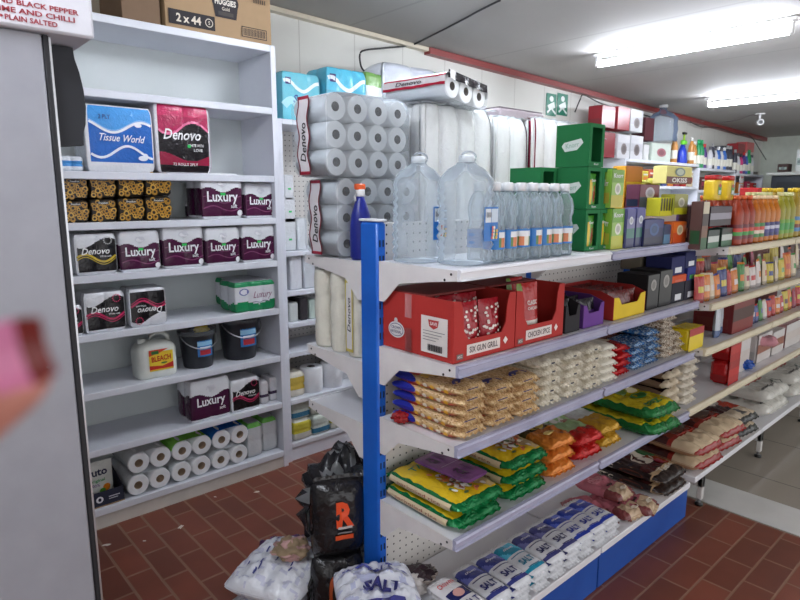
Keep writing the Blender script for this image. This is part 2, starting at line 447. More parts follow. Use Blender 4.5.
# second gondola, cream edged, standing on feet past the white step
g2 = thing('shelving_unit', 'cream-edged white steel shelving on small feet, standing past the blue-kicked unit', 'shelving', (0, 0, 0))
BAY2 = ((2.9, 3.84), (3.845, 4.7), (4.705, 5.56), (5.565, 6.4))
LV2 = ((1.318, 1.02), (1.052, 1.08), (.832, 1.09), (.522, 1.14))
for k, (x0, x1) in enumerate(BAY2):
    for z, yf in LV2: gondola_shelf(g2, x0, x1, yf, YP0, z, M_CREAM)
    b = B(); b.box(x0, 1.07, .165, x1-.004, 1.5, .195, WHITE, M_SHELF, .003); b.build('base_deck', g2)
    b = B(); b.box(x0+.03, 1.49, .2, x1, 1.51, 1.5, (196, 192, 186), 'paint'); b.build('back_panel', g2)
    b = B(); b.box(x0-.005, YP0, 0, x0+.028, YP1, 1.5, (206, 204, 206), 'paint', .005); b.build('upright', g2)
    b = B(); xx = max(x0, 2.99)+.02
    b.box(xx, 1.075, .035, xx+.03, 1.1, .165, (214, 212, 208), 'paint', .003); b.box(xx, 1.075, .1, xx+.03, 1.47, .165, (206, 204, 200), 'paint', .003)
    b.lathe([(.02, .0, (30, 30, 30)), (.02, .012, (30, 30, 30)), (.007, .014, (120, 120, 120)), (.007, .04, (120, 120, 120))], 12, 'gloss', c=(xx+.015, 1.09))
    b.build('foot', g2)

# ---- melamine wall shelving on the left
lt = thing('wall_shelving', 'tall white melamine shelf unit holding the kitchen towel packs and buckets', 'shelving', (0, 0, 0))
LX0, LX1, LY0, LY1 = -.42, 1.71, 2.87, 3.22
LZ = (2.31, 2.0, 1.652, 1.432, 1.2, .935, .665, .392, .1)
for k, z in enumerate(LZ):
    b = B(); b.box(LX0+.02, LY0, z-.034, LX1-.03, LY1, z, WHITE, M_BOARD, .003)
    b.build('shelf_board', lt)
for x in (LX0, LX1-.03):
    b = B(); b.box(x, LY0, 0, x+.03, LY1, 2.31, WHITE, M_BOARD, .002); b.build('side_panel', lt)
b = B(); b.box(LX0, LY1, 0, LX1, LY1+.012, 2.3, WHITE, M_BOARDB); b.build('back_board', lt)
b = B(); b.box(LX0+.02, LY0+.008, 0, LX1-.03, LY0+.03, .066, (204, 200, 192), 'paint'); b.build('plinth', lt)
ut = thing('wall_shelving', 'narrow white shelf unit behind the blue post, with boxes and loose rolls', 'shelving', (0, 0, 0))
UZ = (1.955, 1.24, 1.015, .83, .657, .374, .11)
UX0, UX1, UY0 = 1.725, 4.3, 2.9
for z in UZ:
    b = B(); b.box(UX0+.03, UY0, z-.028, UX1-.03, 3.22, z, WHITE, M_BOARD, .003); b.build('shelf_board', ut)
for x in (UX0, 2.55, 3.4, UX1-.03):
    b = B(); b.box(x, UY0, 0, x+.03, 3.22, 1.955, WHITE, M_BOARD, .002); b.build('side_panel', ut)
b = B(); b.box(UX0, 3.22, 0, UX1, 3.235, 1.95, WHITE, M_PEG); b.build('perforated_panel', ut)
b = B(); b.box(UX0+.03, UY0+.01, 0, UX1-.03, UY0+.03, .08, WHITE, M_BOARD); b.build('plinth', ut)

wt = thing('wall_shelving', 'low row of white wall shelves in the far corner crowded with bottles and packs', 'shelving', (0, 0, 0))
WB = ((5.5, 7.2, 1.90), (7.2, 8.3, 1.865), (8.3, 9.3, 1.83))
for x0, x1, z in WB:
    for dz in (0, -.25, -.5, -.8, -1.15, -1.5):
        b = B(); b.box(x0+.03, 2.92, z+dz-.03, x1-.002, 3.22, z+dz, WHITE, M_BOARD, .003); b.build('shelf_board', wt)
    b = B(); b.box(x0, 2.92, 0, x0+.03, 3.22, z, WHITE, M_BOARD, .002); b.build('side_panel', wt)
b = B(); b.box(9.3, 2.92, 0, 9.33, 3.22, 1.83, WHITE, M_BOARD, .002); b.build('side_panel', wt)
b = B(); b.box(5.5, 3.225, 0, 9.33, 3.235, 1.8, WHITE, M_BOARDB); b.build('back_board', wt)

# ---- tall fridge at the left with the crisps carton on it
ft = thing('display_fridge', 'tall grey cabinet with a smooth flat door at the left edge of the aisle', 'fridge', (0, 0, 0))
b = B(); b.box(-.75, 1.60, .06, .373, 2.3, 1.897, (146, 147, 154), 'paint', .01); b.build('cabinet', ft)
b = B(); b.box(-.75, 1.555, .03, .346, 1.592, 1.897, (148, 149, 156), 'paint', .004); b.build('door', ft)
b = B(); b.box(.347, 1.558, .03, .360, 1.6, 1.897, (28, 28, 32), 'matte', .003); b.box(.3615, 1.575, .03, .3675, 1.6, 1.897, (200, 202, 206), 'metal'); b.build('door_seal', ft)
b = B(); b.box(-.74, 1.62, 0, .34, 2.28, .059, (40, 40, 44), 'matte'); b.build('base', ft)
b = B(); pts = [(.378, 1.895), (.428, 1.895), (.43, 1.87), (.438, 1.84), (.444, 1.80), (.446, 1.76), (.442, 1.72), (.436, 1.70), (.434, 1.67), (.378, 1.665)]
b.prism(pts, 1, 1.64, 1.67, (34, 36, 42), 'matte'); 
b.box(.3735, 1.64, 1.665, .379, 1.67, 1.895, (30, 32, 38), 'matte'); b.build('side_flap', ft)['label'] = 'black curved side flap'
# ============================================================ PACKS OF ROLLS
def scallop(t, n, dip):
    k = (t*n) % 1.0; k = 2*k-1
    return dip*(1-math.sqrt(max(0, 1-k*k*.94)))
class Pack:
    "upright rolls wrapped in film: scalloped sides, softly rounded top and bottom; base centre at origin, front faces -y"
    def __init__(s, w, d, h, nx, ny, cf, kind='wrap', dip=.012, rows=1, nv=18, seg=12, rnd=.012):
        s.b = b = B(); s.w, s.d, s.h, s.nx, s.dip, s.rnd, s.rows = w, d, h, nx, dip, rnd, rows
        per = []
        for side, n, L in (('f', nx, w), ('r', ny, d), ('b', nx, w), ('l', ny, d)):
            m = n*seg
            for k in range(m): per.append((side, k/m, (k+.5)/m))
        def pt(side, u, v):
            e = s.ins(v)
            hw, hd = w/2-e, d/2-e; n = nx if side in 'fb' else ny
            c = scallop(u, n, dip)
            if side == 'f': return (-hw+2*hw*u, -hd+c)
            if side == 'b': return (hw-2*hw*u, hd-c)
            if side == 'r': return (hw-c, -hd+2*hd*u)
            return (-hw+c, hd-2*hd*u)
        def ring(v): return [b.v((*pt(sd, u, v), h*v)) for sd, u, _ in per]
        vs = [0, .02, .06]+[.06+.88*k/nv for k in range(1, nv)]+[.94, .98, 1]
        rings = [ring(v) for v in vs]
        N = len(per)
        for j in range(len(vs)-1):
            vm = (vs[j]+vs[j+1])/2
            for k in range(N):
                c = cf(per[k][0], per[k][2], vm); kd = kind
                if isinstance(c[0], str): kd, c = c
                b.f([rings[j][k], rings[j][(k+1) % N], rings[j+1][(k+1) % N], rings[j+1][k]], c, kd, True)
        ct = b.v((0, 0, h)); cb = b.v((0, 0, 0))
        for k in range(N):
            c = cf('t', 0, 0)
            b.f([rings[-1][k], rings[-1][(k+1) % N], ct], c, kind, False); b.f([rings[0][(k+1) % N], rings[0][k], cb], c, kind, False)
    def ins(s, v):
        e = s.rnd*abs(2*v-1)**9
        if s.rows > 1:
            k = (v*s.rows) % 1; e += .004*abs(2*k-1)**6
        return e
    def S(s, x, z, hgt):
        u = min(max(x/s.w+.5, 0), 1); v = min(max(z/s.h, 0), 1)
        return (x, -s.d/2+s.ins(v)+scallop(u, s.nx, s.dip)-hgt, z)
def wave(x, a, ph, f=1): return a*math.sin(2*PI*(f*x+ph))
CW = (226, 228, 232)
def strip_side(x): return x < .16
# --- purple and white two-roll towel pack
def luxury():
    t = thing('kitchen_towel_pack', '', 'kitchen towels')
    P = Pack(.235, .2, .235, 2, 2, lambda s, u, v: (CW if (v > .64+.05*math.sin(u*9) or v < .06) else (74, 22, 58)) if s in 'f' else ((CW if v > .68 or v < .08 else (66, 24, 56)) if s == 'l' else CW), seg=10, nv=50)
    A = Art(P.b, P.S, 'gloss')
    A.band([(x/20*.21-.105, .055+.014*math.sin(x/3)) for x in range(21)], .006, (120, 40, 92)); A.band([(x/20*.21-.105, .1+.018*math.sin(x/3+1)) for x in range(21)], .005, (112, 40, 88))
    A.poly([(-.03, .18), (0, .158), (.03, .18), (.02, .2), (-.02, .2)], (208, 209, 216)); A.ell(0, .183, .022, .012, (236, 236, 240))
    A.text('Luxury', 0, .108, .052, (245, 245, 248), w=.17, bold=.02); A.text('soft', .062, .066, .02, (240, 240, 244), w=.035)
    A.ell(.095, .03, .016, .016, (235, 235, 238))
    P.b.build('printed_wrapper', t); 
    b = B(); b.box(-.012, -.1045, .122, .014, -.1025, .135, (40, 200, 90), 'matte'); o = b.build('price_sticker', t); o['label'] = 'green price sticker'
    return t
def luxury_wide():
    t = thing('kitchen_towel_pack', '', 'kitchen towels')
    P = Pack(.24, .2, .235, 2, 2, lambda s, u, v: (CW if (v > .62+.06*math.sin(u*9) or v < .06) else (70, 26, 58)) if s in 'fl' else CW, seg=10, nv=50)
    A = Art(P.b, P.S, 'gloss')
    A.poly([(-.03, .18), (0, .158), (.03, .18), (.02, .2), (-.02, .2)], (208, 209, 216))
    A.text('Luxury', 0, .105, .05, (245, 245, 248), w=.165, bold=.02); A.text('soft', .065, .06, .02, (240, 240, 244), w=.035)
    P.b.build('printed_wrapper', t); return t
def denovo(accent, flip=False, w=.22, h=.225):
    def mk():
        t = thing('kitchen_towel_pack', '', 'kitchen towels')
        def cf(s, u, v):
            if s == 't': return CW
            if s in 'rb': return CW
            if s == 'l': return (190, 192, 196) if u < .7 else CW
            vv = 1-v if flip else v; uu = 1-u if flip else u
            if uu < .06 or uu > .96: return CW
            k = vv-(.76-.12*math.sin(uu*5.2+.7))
            if k > .02: return CW
            if vv < .07: return CW
            return (18, 16, 20)
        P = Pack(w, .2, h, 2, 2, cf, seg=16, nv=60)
        A = Art(P.b, P.S, 'gloss'); sg = -1 if flip else 1; rt = PI if flip else 0; cz = h/2
        def q(x, z): return (sg*x, cz+sg*z)
        A.band([q(-.1+x/24*.2, -.02+.022*math.sin(x/24*6.5+.3)) for x in range(25)], .012, accent)
        A.band([q(-.1+x/24*.2, -.035+.022*math.sin(x/24*6.5+.3)) for x in range(25)], .005, accent)
        x, z = q(-.005, .018); A.text('Denovo', x, z, .036, (245, 245, 245), w=.145, rot=rt, bold=.015, shear=.3)
        x, z = q(.045, -.012); A.text('White with', x, z, .011, (240, 240, 240), w=.06, rot=rt)
        for k in range(12):
            x, z = q(.06+.02*math.cos(k*PI/6), .075+.02*math.sin(k*PI/6)); A.ell(x, z, .004, .004, accent if accent[0] > accent[1]*1.4 else (190, 190, 190), 6)
        P.b.build('printed_wrapper', t); return t
    return mk
def green_pack():
    t = thing('kitchen_towel_pack', '', 'kitchen towels')
    P = Pack(.26, .2, .17, 3, 2, lambda s, u, v: CW if .3+.07*math.sin(u*8) < v < .82 and s in 'fl' else ((24, 140, 84) if s in 'fl' else CW), seg=10)
    A = Art(P.b, P.S, 'gloss')
    A.text('Luxury', .045, .088, .04, (120, 40, 90), w=.12, shear=.4, bold=0); A.ell(-.07, .115, .032, .02, (110, 120, 170)); A.ell(-.07, .115, .024, .014, (226, 228, 236)); A.band([(-.02+x*.01, .052+.004*math.sin(x)) for x in range(12)], .003, (90, 60, 110))
    P.b.build('printed_wrapper', t); return t
def tissue_world():
    t = thing('facial_tissue_pack', '', 'tissues')
    P = Pack(.33, .2, .325, 1, 1, lambda s, u, v: (214, 222, 232) if s != 'f' else (CW if (u < .06 or u > .97 or v < .14 or v > .97) else ((70, 156, 228) if v > .7+.08*math.sin(u*6.5+2.3) else (24, 100, 192))), seg=50, dip=.003, nv=50)
    A = Art(P.b, P.S, 'gloss')
    A.h = .003
    A.band([(-.143+x*.0149, .222+.028*math.sin(x*.33+2.3)) for x in range(21)], .012, (235, 240, 248))
    A.band([(-.143+x*.0149, .232+.028*math.sin(x*.33+2.3)) for x in range(21)], .004, (140, 190, 240))
    A.band([(-.143+x*.0149, .1+.03*math.sin(x*.36+3.6)) for x in range(21)], .012, (235, 240, 248))
    A.text('Tissue World', .012, .168, .036, (240, 244, 250), w=.22, shear=.4, rot=-.02, bold=.01)
    A.text('2 PLY', -.07, .268, .022, (28, 60, 130), w=.055); A.ell(.09, .235, .018, .01, (236, 240, 248)); A.ell(.105, .072, .024, .013, (232, 238, 248)); A.ell(.118, .085, .012, .012, (232, 238, 248))
    P.b.build('printed_wrapper', t); return t
def denovo_pink():
    t = thing('toilet_paper_pack', '', 'toilet paper')
    def cf(s, u, v):
        if s == 't': return (224, 222, 228)
        if s in 'rbl': return (216, 208, 216)
        if u < .06 or u > .95 or v < .04: return (222, 220, 226)
        a = .66-.09*math.sin(u*7)
        if v > a: return (200, 40, 96) if v > .8 else (176, 34, 84)
        if v > a-.035: return (236, 120, 160)
        if v < .24+.06*math.sin(u*6+1): return (150, 22, 60) if v > .12 else (24, 14, 20)
        return (20, 14, 20)
    P = Pack(.25, .2, .3, 2, 1, cf, seg=26, nv=70, dip=.008)
    A = Art(P.b, P.S, 'gloss')
    A.text('Denovo', -.008, .165, .044, (248, 248, 248), w=.165, shear=.3, bold=.015); A.text('WHITE WITH', .05, .122, .012, (240, 240, 240), w=.07); A.text('LOVE', .06, .102, .012, (240, 240, 240), w=.04)
    A.ell(.02, .118, .008, .007, (40, 190, 90)); A.text('72 ROLLS 2PLY', .0, .04, .012, (230, 230, 230), w=.11)
    P.b.build('printed_wrapper', t); return t
def choc_roll():
    "black and gold patterned tissue box"
    t = thing('patterned_tissue_pack', '', 'tissues')
    b = B(); rr = random.Random(3)
    b.box(-.062, -.09, 0, .062, .09, .112, (30, 22, 14), 'gloss', .012)
    A = Art(b, front(-.09), 'gloss')
    for k in range(44):
        x, z = rr.uniform(-.048, .048), rr.uniform(.012, .098); r = rr.uniform(.008, .014)
        A.ell(x, z, r, r, (176, 128, 40) if k % 3 else (206, 160, 66), 10); A.ell(x, z, r*.55, r*.55, (34, 24, 14), 8)
    A.rect(-.024, .086, .024, .1, (24, 18, 14)); A.text('Freedom', 0, .093, .009, (240, 240, 240), w=.042)
    b.build('printed_box', t); return t
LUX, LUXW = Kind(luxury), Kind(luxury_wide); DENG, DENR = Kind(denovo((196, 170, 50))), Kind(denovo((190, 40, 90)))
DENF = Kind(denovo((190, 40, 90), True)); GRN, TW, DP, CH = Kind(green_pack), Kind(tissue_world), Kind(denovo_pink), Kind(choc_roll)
def put_px(K, u0, u1, v, Y, z, w, label, group=None, depth=.2, **kw):
    "stand a thing so its front spans u0..u1 at height z on the shelf, keeping its own size near that of the photo"
    du = 3 if Y > 2.8 and u1 < 277 else 0
    a, c = at(u0+du, v, Y=Y), at(u1+du, v, Y=Y); s = (c.x-a.x)/w
    return K.put(((a.x+c.x)/2, Y+depth/2*s, z), label, group, sc=s, **kw)
LY = 2.885
put_px(TW, 84, 152, 164, LY, 1.652, .33, 'big square blue and white tissue pack with looping white waves')
put_px(DP, 154, 210, 165, LY, 1.652, .25, 'shiny pink and black toilet paper pack beside the blue tissue pack')
g = 'black and gold patterned tissue packs'
xs = (62, 89.5, 117, 144)
for j, row in enumerate(('lower', 'upper')):
    for k, u in enumerate(xs):
        if j == 1 and k == 9: continue
        a, c = at(u+2, 215, Y=LY), at(u+29, 215, Y=LY); s = (c.x-a.x)/.124
        CH.put(((a.x+c.x)/2+.004*j, LY+.1, 1.432+j*.1135*s), 'black and gold patterned tissue pack, %s row, %s' % (row, ('at the grey cabinet end', 'second from the grey cabinet', 'second from the purple towel packs', 'nearest the purple towel packs')[k]), g, sc=s)
gl = 'purple and white towel packs'
put_px(LUX, 199, 241, 216, LY, 1.432, .235, 'purple towel pack with white top, on the patterned tissue shelf, left of two', gl)
put_px(LUX, 243, 273.5, 215, LY+.02, 1.432, .235, 'purple towel pack on the patterned tissue shelf at the end panel', gl)
put_px(LUX, 188, 205, 216, LY+.16, 1.432, .235, 'purple towel pack half hidden behind its neighbour on the patterned tissue shelf', gl)
put_px(DENG, 73, 116, 268, LY, 1.2, .22, 'black and white towel pack with a gold wave')
for k, (u0, u1) in enumerate(((117.5, 159), (161, 202.5), (204, 238.5), (240, 273))):
    put_px(LUX, u0, u1, 266, LY, 1.2, .235, 'purple towel pack in the row of four, %s' % ('beside the gold-wave pack', 'second from the gold-wave pack', 'third from the gold-wave pack', 'against the end panel')[k], gl)
gd = 'black towel packs with a pink wave'
put_px(DENR, 83, 125, 330, LY, .935, .22, 'black towel pack with pink wave, upright and second on the half-empty shelf', gd)
put_px(DENR, 48, 82, 332, LY, .935, .22, 'black towel pack with pink wave partly hidden by the grey cabinet edge', gd)
put_px(DENF, 128, 166, 326, LY, .935, .22, 'black towel pack with pink wave standing upside down')
put_px(GRN, 232, 273.5, 308, LY, .935, .26, 'low green and white towel pack alone at the shelf end')
put_px(GRN, 224, 262, 306, LY+.2, .935, .26, 'green and white towel pack tucked behind the other green one')
put_px(LUXW, 189, 229, 420, LY, .392, .235, 'purple and white towel pack below the black buckets')
put_px(DENR, 229, 258.5, 411, LY, .392, .22, 'black towel pack with pink wave beside the low purple pack', gd)
def plain_pack(w, d, h, cols, accent, nm='toilet_paper_pack', word=None, cat='toilet paper', nx=2, ny=2, rows=2):
    def mk():
        t = thing(nm, '', cat)
        def cf(s, u, v):
            if s in 'fl' and accent and accent[1] < v < accent[2]: return accent[0]
            return cols
        P = Pack(w, d, h, nx, ny, cf, rows=rows, seg=10, nv=14)
        A = Art(P.b, P.S, 'gloss')
        if word: A.text(word[0], 0, h*word[2], h*.14, word[1], w=w*.6, bold=.015, shear=.2)
        P.b.build('printed_wrapper', t)
        b = B(); b.box(-.01, -.004, 0, .01, .004, .008, cols, 'film'); b.T = Matrix.Identity(4)
        o = b.build('film_tail', t, (0, 0, h-.003)); return t
    return mk
SIDEP = Kind(plain_pack(.09, .2, .225, (214, 212, 216), ((74, 60, 84), .3, .42), word=None, nx=1))
for k, u in enumerate((258.5, 267.5)):
    put_px(SIDEP, u, u+8.5, 408-2*k, LY+.02+.02*k, .392, .09, 'slim white pack turned edge-on at the shelf end, %s' % ('touching the black pack', 'against the end panel')[k], 'slim white edge-on packs')
put_px(Kind(plain_pack(.16, .2, .1, (222, 228, 236), ((60, 140, 210), .3, .7))), 55, 81, 163, LY, 1.652, .16, 'small white and light blue pack mostly hidden by the grey cabinet and black flap')

# --- bleach can
def bleach():
    t = thing('bleach_jug', 'white plastic bleach jug with yellow and red label', 'bleach')
    b = B(); W = (222, 226, 218)
    b.lathe([(.1, 0, W), (.108, .01, W), (.11, .05, W), (.11, .175, W), (.105, .2, W), (.085, .225, W), (.05, .236, W), (.03, .24, W)], 32, 'gloss', 1.12, .78, 3)
    b.build('body', t)
    b = B(); b.tube([(-.02, 0, .22), (-.015, 0, .268), (.02, 0, .285), (.06, 0, .28), (.09, 0, .255), (.098, 0, .19)], [.014, .014, .015, .015, .015, .016], W, 'gloss', 10); b.build('handle', t)
    b = B(); b.lathe([(.026, .0, W), (.026, .03, W), (.022, .034, W)], 20, 'gloss'); b.build('cap', t, (-.07, 0, .222))
    b = B(); A = Art(b, front(-.0865), 'gloss', .001)
    A.rect(-.06, .05, .088, .175, (236, 206, 60)); A.poly([(-.06, .06), (.088, .06), (.088, .098), (.02, .078), (-.06, .088)], (196, 44, 40)); A.poly([(-.06, .15), (-.06, .19), (.06, .19), (.0, .165)], (214, 70, 40)); A.rect(-.045, .16, .0, .182, (50, 110, 60))
    A.text('BLEACH', .014, .13, .034, (190, 30, 36), w=.12, bold=.03, rot=.06); A.ell(.03, .098, .02, .006, (60, 120, 60))
    b.build('label', t); return t
o = bleach(); a = at(143, 388, Y=LY); c = at(181, 383, Y=LY); s = (c.x-a.x)/.235; o.location = ((a.x+c.x)/2, LY+.09, .665); o.scale = (s, s, .755)

def bucket():
    t = thing('bucket', '', 'bucket'); K = (38, 40, 46)
    b = B(); b.lathe([(.092, 0, K), (.096, .01, K), (.118, .2, K), (.124, .205, K), (.126, .222, K), (.119, .224, K), (.112, .2, (20, 20, 22)), (.09, .015, (20, 20, 22))], 36, 'gloss', cap=False)
    b.f([b.v((.092*math.cos(k*PI/18), .092*math.sin(k*PI/18), .001)) for k in range(36)], K, 'gloss'); b.build('pail', t)
    b = B(); b.tube([(.122*math.cos(a*PI/12), -.03-.1*math.sin(a*PI/12), .195-.07*math.sin(a*PI/12)) for a in range(13)], .0035, (176, 178, 182), 'metal', 8); b.build('handle', t)
    b = B(); b.grid(lambda u, v: ((.126)*math.cos(2*PI*u), .126*math.sin(2*PI*u), .2+.045*v+.006*math.sin(9*u*PI)*v) if v < .9 else (.1*math.cos(2*PI*u), .1*math.sin(2*PI*u), .25), 40, 6, lambda u, v: (196, 204, 208), 'film'); b.build('cling_film', t)
    return t
BK = Kind(bucket)
o = put_px(BK, 186, 221, 380, 2.9, .665, .24, 'black bucket with clear film, yellow cloth and blue label, next to the bleach jug', 'black buckets', depth=.24)
o.scale = (o.scale[0], o.scale[1], o.scale[2]*1.12)
b = B()
SS = lambda x, z, h: ((.112+h)*math.sin(x/.112), -(.112+h)*math.cos(x/.112), z)
A = Art(b, SS, 'gloss', .002)
A.rect(-.045, .075, .06, .175, (40, 120, 190), 8); A.rect(-.045, .14, .06, .165, (150, 200, 230), 8); A.rect(-.03, .085, .045, .115, (190, 50, 60), 8); A.rect(-.03, .12, .045, .134, (236, 238, 246), 6)
lb = b.build('label', o); lb['label'] = 'blue and red paper label'
o = put_px(BK, 228, 265, 366, 2.9, .665, .24, 'black bucket with clear film and a pink cloth, by the shelf end panel', 'black buckets', depth=.24)
o.scale = (o.scale[0], o.scale[1], o.scale[2]*1.12)
def cloth(col, loc, seed, s=.05, nm='cleaning_cloth', lab='', cat='cloth', zs=.7, kind='tissue', **kw):
    b = B(); rr = Vector((seed*3.1, seed*1.7, 0))
    def fn(u, v):
        th, ph = 2*PI*u, PI*v; d = Vector((math.sin(ph)*math.cos(th), math.sin(ph)*math.sin(th), math.cos(ph)))
        q = 1+.45*noise.noise(d*2.2+rr)+.2*noise.noise(d*6+rr)+.08*noise.noise(d*15+rr)
        return (d.x*s*q, d.y*s*q, zs*s*(d.z*q)+s*zs)
    b.grid(fn, 44, 26, (lambda u, v: col) if not callable(col) else col, kind)
    o = b.build(nm, None, loc, **kw); o['label'] = lab; o['category'] = cat; return o
bx = at(200, 380, Y=3.0).x; bx2 = at(243, 368, Y=3.0).x
cloth((226, 196, 60), (bx+.01, 2.97, .835), 1, .034, lab='bright yellow cloth poking out of the bucket beside the bleach jug')
cloth((214, 120, 150), (bx2-.03, 2.97, .835), 2, .034, lab='pink cloth lying in the bucket nearest the end panel')
cloth((226, 196, 60), (bx2+.04, 3.02, .84), 5, .03, lab='small yellow cloth at the back edge of the second bucket')

# --- bottom shelf: loose-wrapped rolls lying with their ends out
def roll_mesh(b, r, ln, hole, col=(228, 230, 232), hole_shade=(70, 62, 58), kind='tissue', n=22, c=(0, 0, 0), inner=(150, 128, 104)):
    cx, cy, cz = c
    rings = []
    for rr, y in ((hole, -ln/2), (r*.94, -ln/2), (r, -ln/2+.004), (r, ln/2-.004), (r*.94, ln/2), (hole, ln/2)):
        rings.append([b.v((cx+rr*math.cos(2*PI*k/n), cy+y, cz+rr*math.sin(2*PI*k/n))) for k in range(n)])
    for j in range(5):
        for k in range(n): b.f([rings[j][k], rings[j][(k+1) % n], rings[j+1][(k+1) % n], rings[j+1][k]], col, kind, j in (1, 2, 3))
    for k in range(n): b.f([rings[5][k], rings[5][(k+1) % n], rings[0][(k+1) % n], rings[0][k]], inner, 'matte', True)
    # dark disc across the tube: the shade in the hole, put in as colour
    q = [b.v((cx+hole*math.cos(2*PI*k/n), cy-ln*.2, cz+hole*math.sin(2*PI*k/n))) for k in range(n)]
    b.f(q, hole_shade, 'matte')
def wrapped_pair(tint, word=None):
    def mk():
        t = thing('toilet_roll_pack', '', 'toilet rolls')
        for sx in (-.053, .053):
            b = B(); roll_mesh(b, .051, .3, .02, c=(sx, 0, .053)); b.build('toilet_roll', t)
        b = B()
        def fn(u, v):
            a = 2*PI*u; x = .053*(1 if math.cos(a) > 0 else -1)*min(1, abs(math.cos(a))*3)+.0535*math.cos(a); return (x, -.145+.29*v, .053+.0535*math.sin(a)*(1-.03*math.sin(9*v)))
        b.grid(fn, 36, 10, lambda u, v: (tint if .04 < u < .46 and .02 < v < .85 else (214, 220, 226)) if True else None, 'wrap')
        b.build('wrapper', t)
        return t
    return mk
WPW, WPB, WPG = Kind(wrapped_pair((222, 226, 228))), Kind(wrapped_pair((40, 110, 200))), Kind(wrapped_pair((140, 214, 90)))
gr = 'double-roll packs lying on the bottom shelf'
bl = ((132, 468, 0, WPW), (156.5, 460, 0, WPG), (181, 451, 0, WPW), (206, 443, 0, WPW))
def X_at(u, v, Y): return at(u, v, Y=Y).x
xs = [.93, 1.145, 1.36]
names = (('farthest from the end panel', 'in the middle', 'nearest the end panel'))
for k, x in enumerate(xs):
    WPW.put((x, 3.04, .1), 'two white toilet rolls wrapped together in the lower layer, %s' % names[k], gr)
for k, x in enumerate(xs):
    (WPW, WPG, WPB)[k].put((x+.012, 3.045, .209), ('plain white double roll pack in the upper layer', 'green-tinted double roll pack in the upper layer', 'blue-wrapped double roll pack in the upper layer, beside clear packs')[k], gr)
CLP = Kind(plain_pack(.1, .2, .2, (206, 210, 212), ((120, 200, 90), .9, 1), nx=1))
for k in range(2):
    CLP.put((1.53+.105*k-.01, 3.0+.02*k, .1), 'pale film-wrapped pack with green edge standing at the bottom shelf end, %s' % ('beside the rolls', 'against the end panel')[k], 'pale film-wrapped packs')
# carton tray with the pouch
t = thing('display_tray', 'dark blue carton tray half hidden by the grey cabinet', 'tray', (.72, 2.99, .1))
b = B(); NV = (32, 36, 56)
b.box(-.14, -.1, 0, .09, .1, .006, (150, 120, 84), 'carton'); b.box(-.14, -.1, .006, .09, -.096, .075, NV, 'carton'); b.box(-.14, .096, .006, .09, .1, .075, NV, 'carton')
b.prism([(-.1, .006), (.1, .006), (.1, .13), (-.1, .075)], 0, .086, .09, NV, 'carton'); b.prism([(-.1, .006), (.1, .006), (.1, .13), (-.1, .075)], 0, -.14, -.136, NV, 'carton')
A = Art(b, front(-.1), 'carton'); A.ell(-.02, .038, .016, .016, (230, 230, 235)); A.ell(-.02, .038, .007, .009, NV); A.rect(.02, .04, .07, .045, (190, 190, 200)); A.rect(.02, .03, .06, .034, (190, 190, 200))
b.build('tray', t)
# ============================================================ POUCHES AND BAGS
class Bag:
    "filled pillow bag lying flat: x across, y along, base at z=0; front end is -y. cf(u, v, top) with u, v in -1..1"
    def __init__(s, W, L, T, cf, kind='wrap', seed=1, nx=7, ny=8, wr=.004, crimp=.009, nu=36, nv=44, b=None, tie=None):
        s.b = b or B(); s.W, s.L, s.T, s.nx, s.ny, s.wr = W, L, T, nx, ny, wr; s.seed = Vector((seed*5.3, seed*2.9, seed))
        for tp in (True, False):
            w_ = lambda q: math.sin((q*2-1)*PI/2)*.5+(q*2-1)*.5
            def fn(a, c, tp=tp): return s.pos(w_(a), w_(c), tp)
            s.b.grid(fn, nu, nv if tp else nv//2, lambda a, c, tp=tp: cf(w_(a), w_(c), tp), kind)
        if crimp:
            for e in (-1, 1):
                def fl(a, c, e=e):
                    p = s.pos(w_(a)*.93, e, True); return (p[0]*(1+.03*c), p[1]+e*crimp*c, p[2]+.003*math.sin(a*34)*c-.004*c)
                s.b.grid(fl, nu, 2, lambda a, c, e=e: cf(a*2-1, e, True), kind)
    def pos(s, u, v, tp=True, h=0):
        u = max(-1, min(1, u)); v = max(-1, min(1, v))
        k = (max(0, 1-abs(u)**s.nx)**.5)*(max(0, 1-abs(v)**s.ny)**.6)
        x = u*s.W/2*(1-.09*abs(v)**7); y = v*s.L/2*(1-.05*u**6)
        w = s.wr*(noise.noise(Vector((x*26, y*26, 0))+s.seed)+.5*noise.noise(Vector((x*70, y*70, 3))+s.seed))*min(1, k*1.5)
        if tp: z = s.T/2+s.T/2*k+w-s.wr*.5
        else: z = s.T/2-s.T/2*k
        return (x, y, z+h)
    def S(s, x, y, h): return s.pos(x/(s.W/2), y/(s.L/2), True, h)
    def SF(s, x, z, h):
        "front bulge, seen from -y: z in 0..T"
        q = max(-1, min(1, (z-s.T/2)/(s.T/2)))
        k = abs(q); kx = max(.05, (max(0, 1-abs(x/(s.W/2))**s.nx)**.5))
        v = (max(0, 1-min(1, (k/kx))**(1/.6)))**(1/s.ny)
        return (x, -v*s.L/2*.985-h-.002, z)
    def SL(s, t, z, h):
        "long left side (-x), t runs towards -y"
        q = min(1, abs((z-s.T/2)/(s.T/2))); kv = max(.05, (max(0, 1-abs(t/(s.L/2))**s.ny))**.6)
        u = (max(0, 1-min(1, q/kv)**2))**(1/s.nx)
        return (-u*s.W/2-h-.002, -t, z)
def bag_kind(name, cat, W, L, T, cf, art=None, kind='wrap', **kw):
    def mk():
        t = thing(name, '', cat)
        g = Bag(W, L, T, cf, kind, **kw)
        g.b.build('bag', t)
        if art:
            b = B(); art(Art(b, g.S, 'gloss', .0012), g, b); b.build('bag_print', t)
        return t
    return Kind(mk)
RN = random.Random(11)
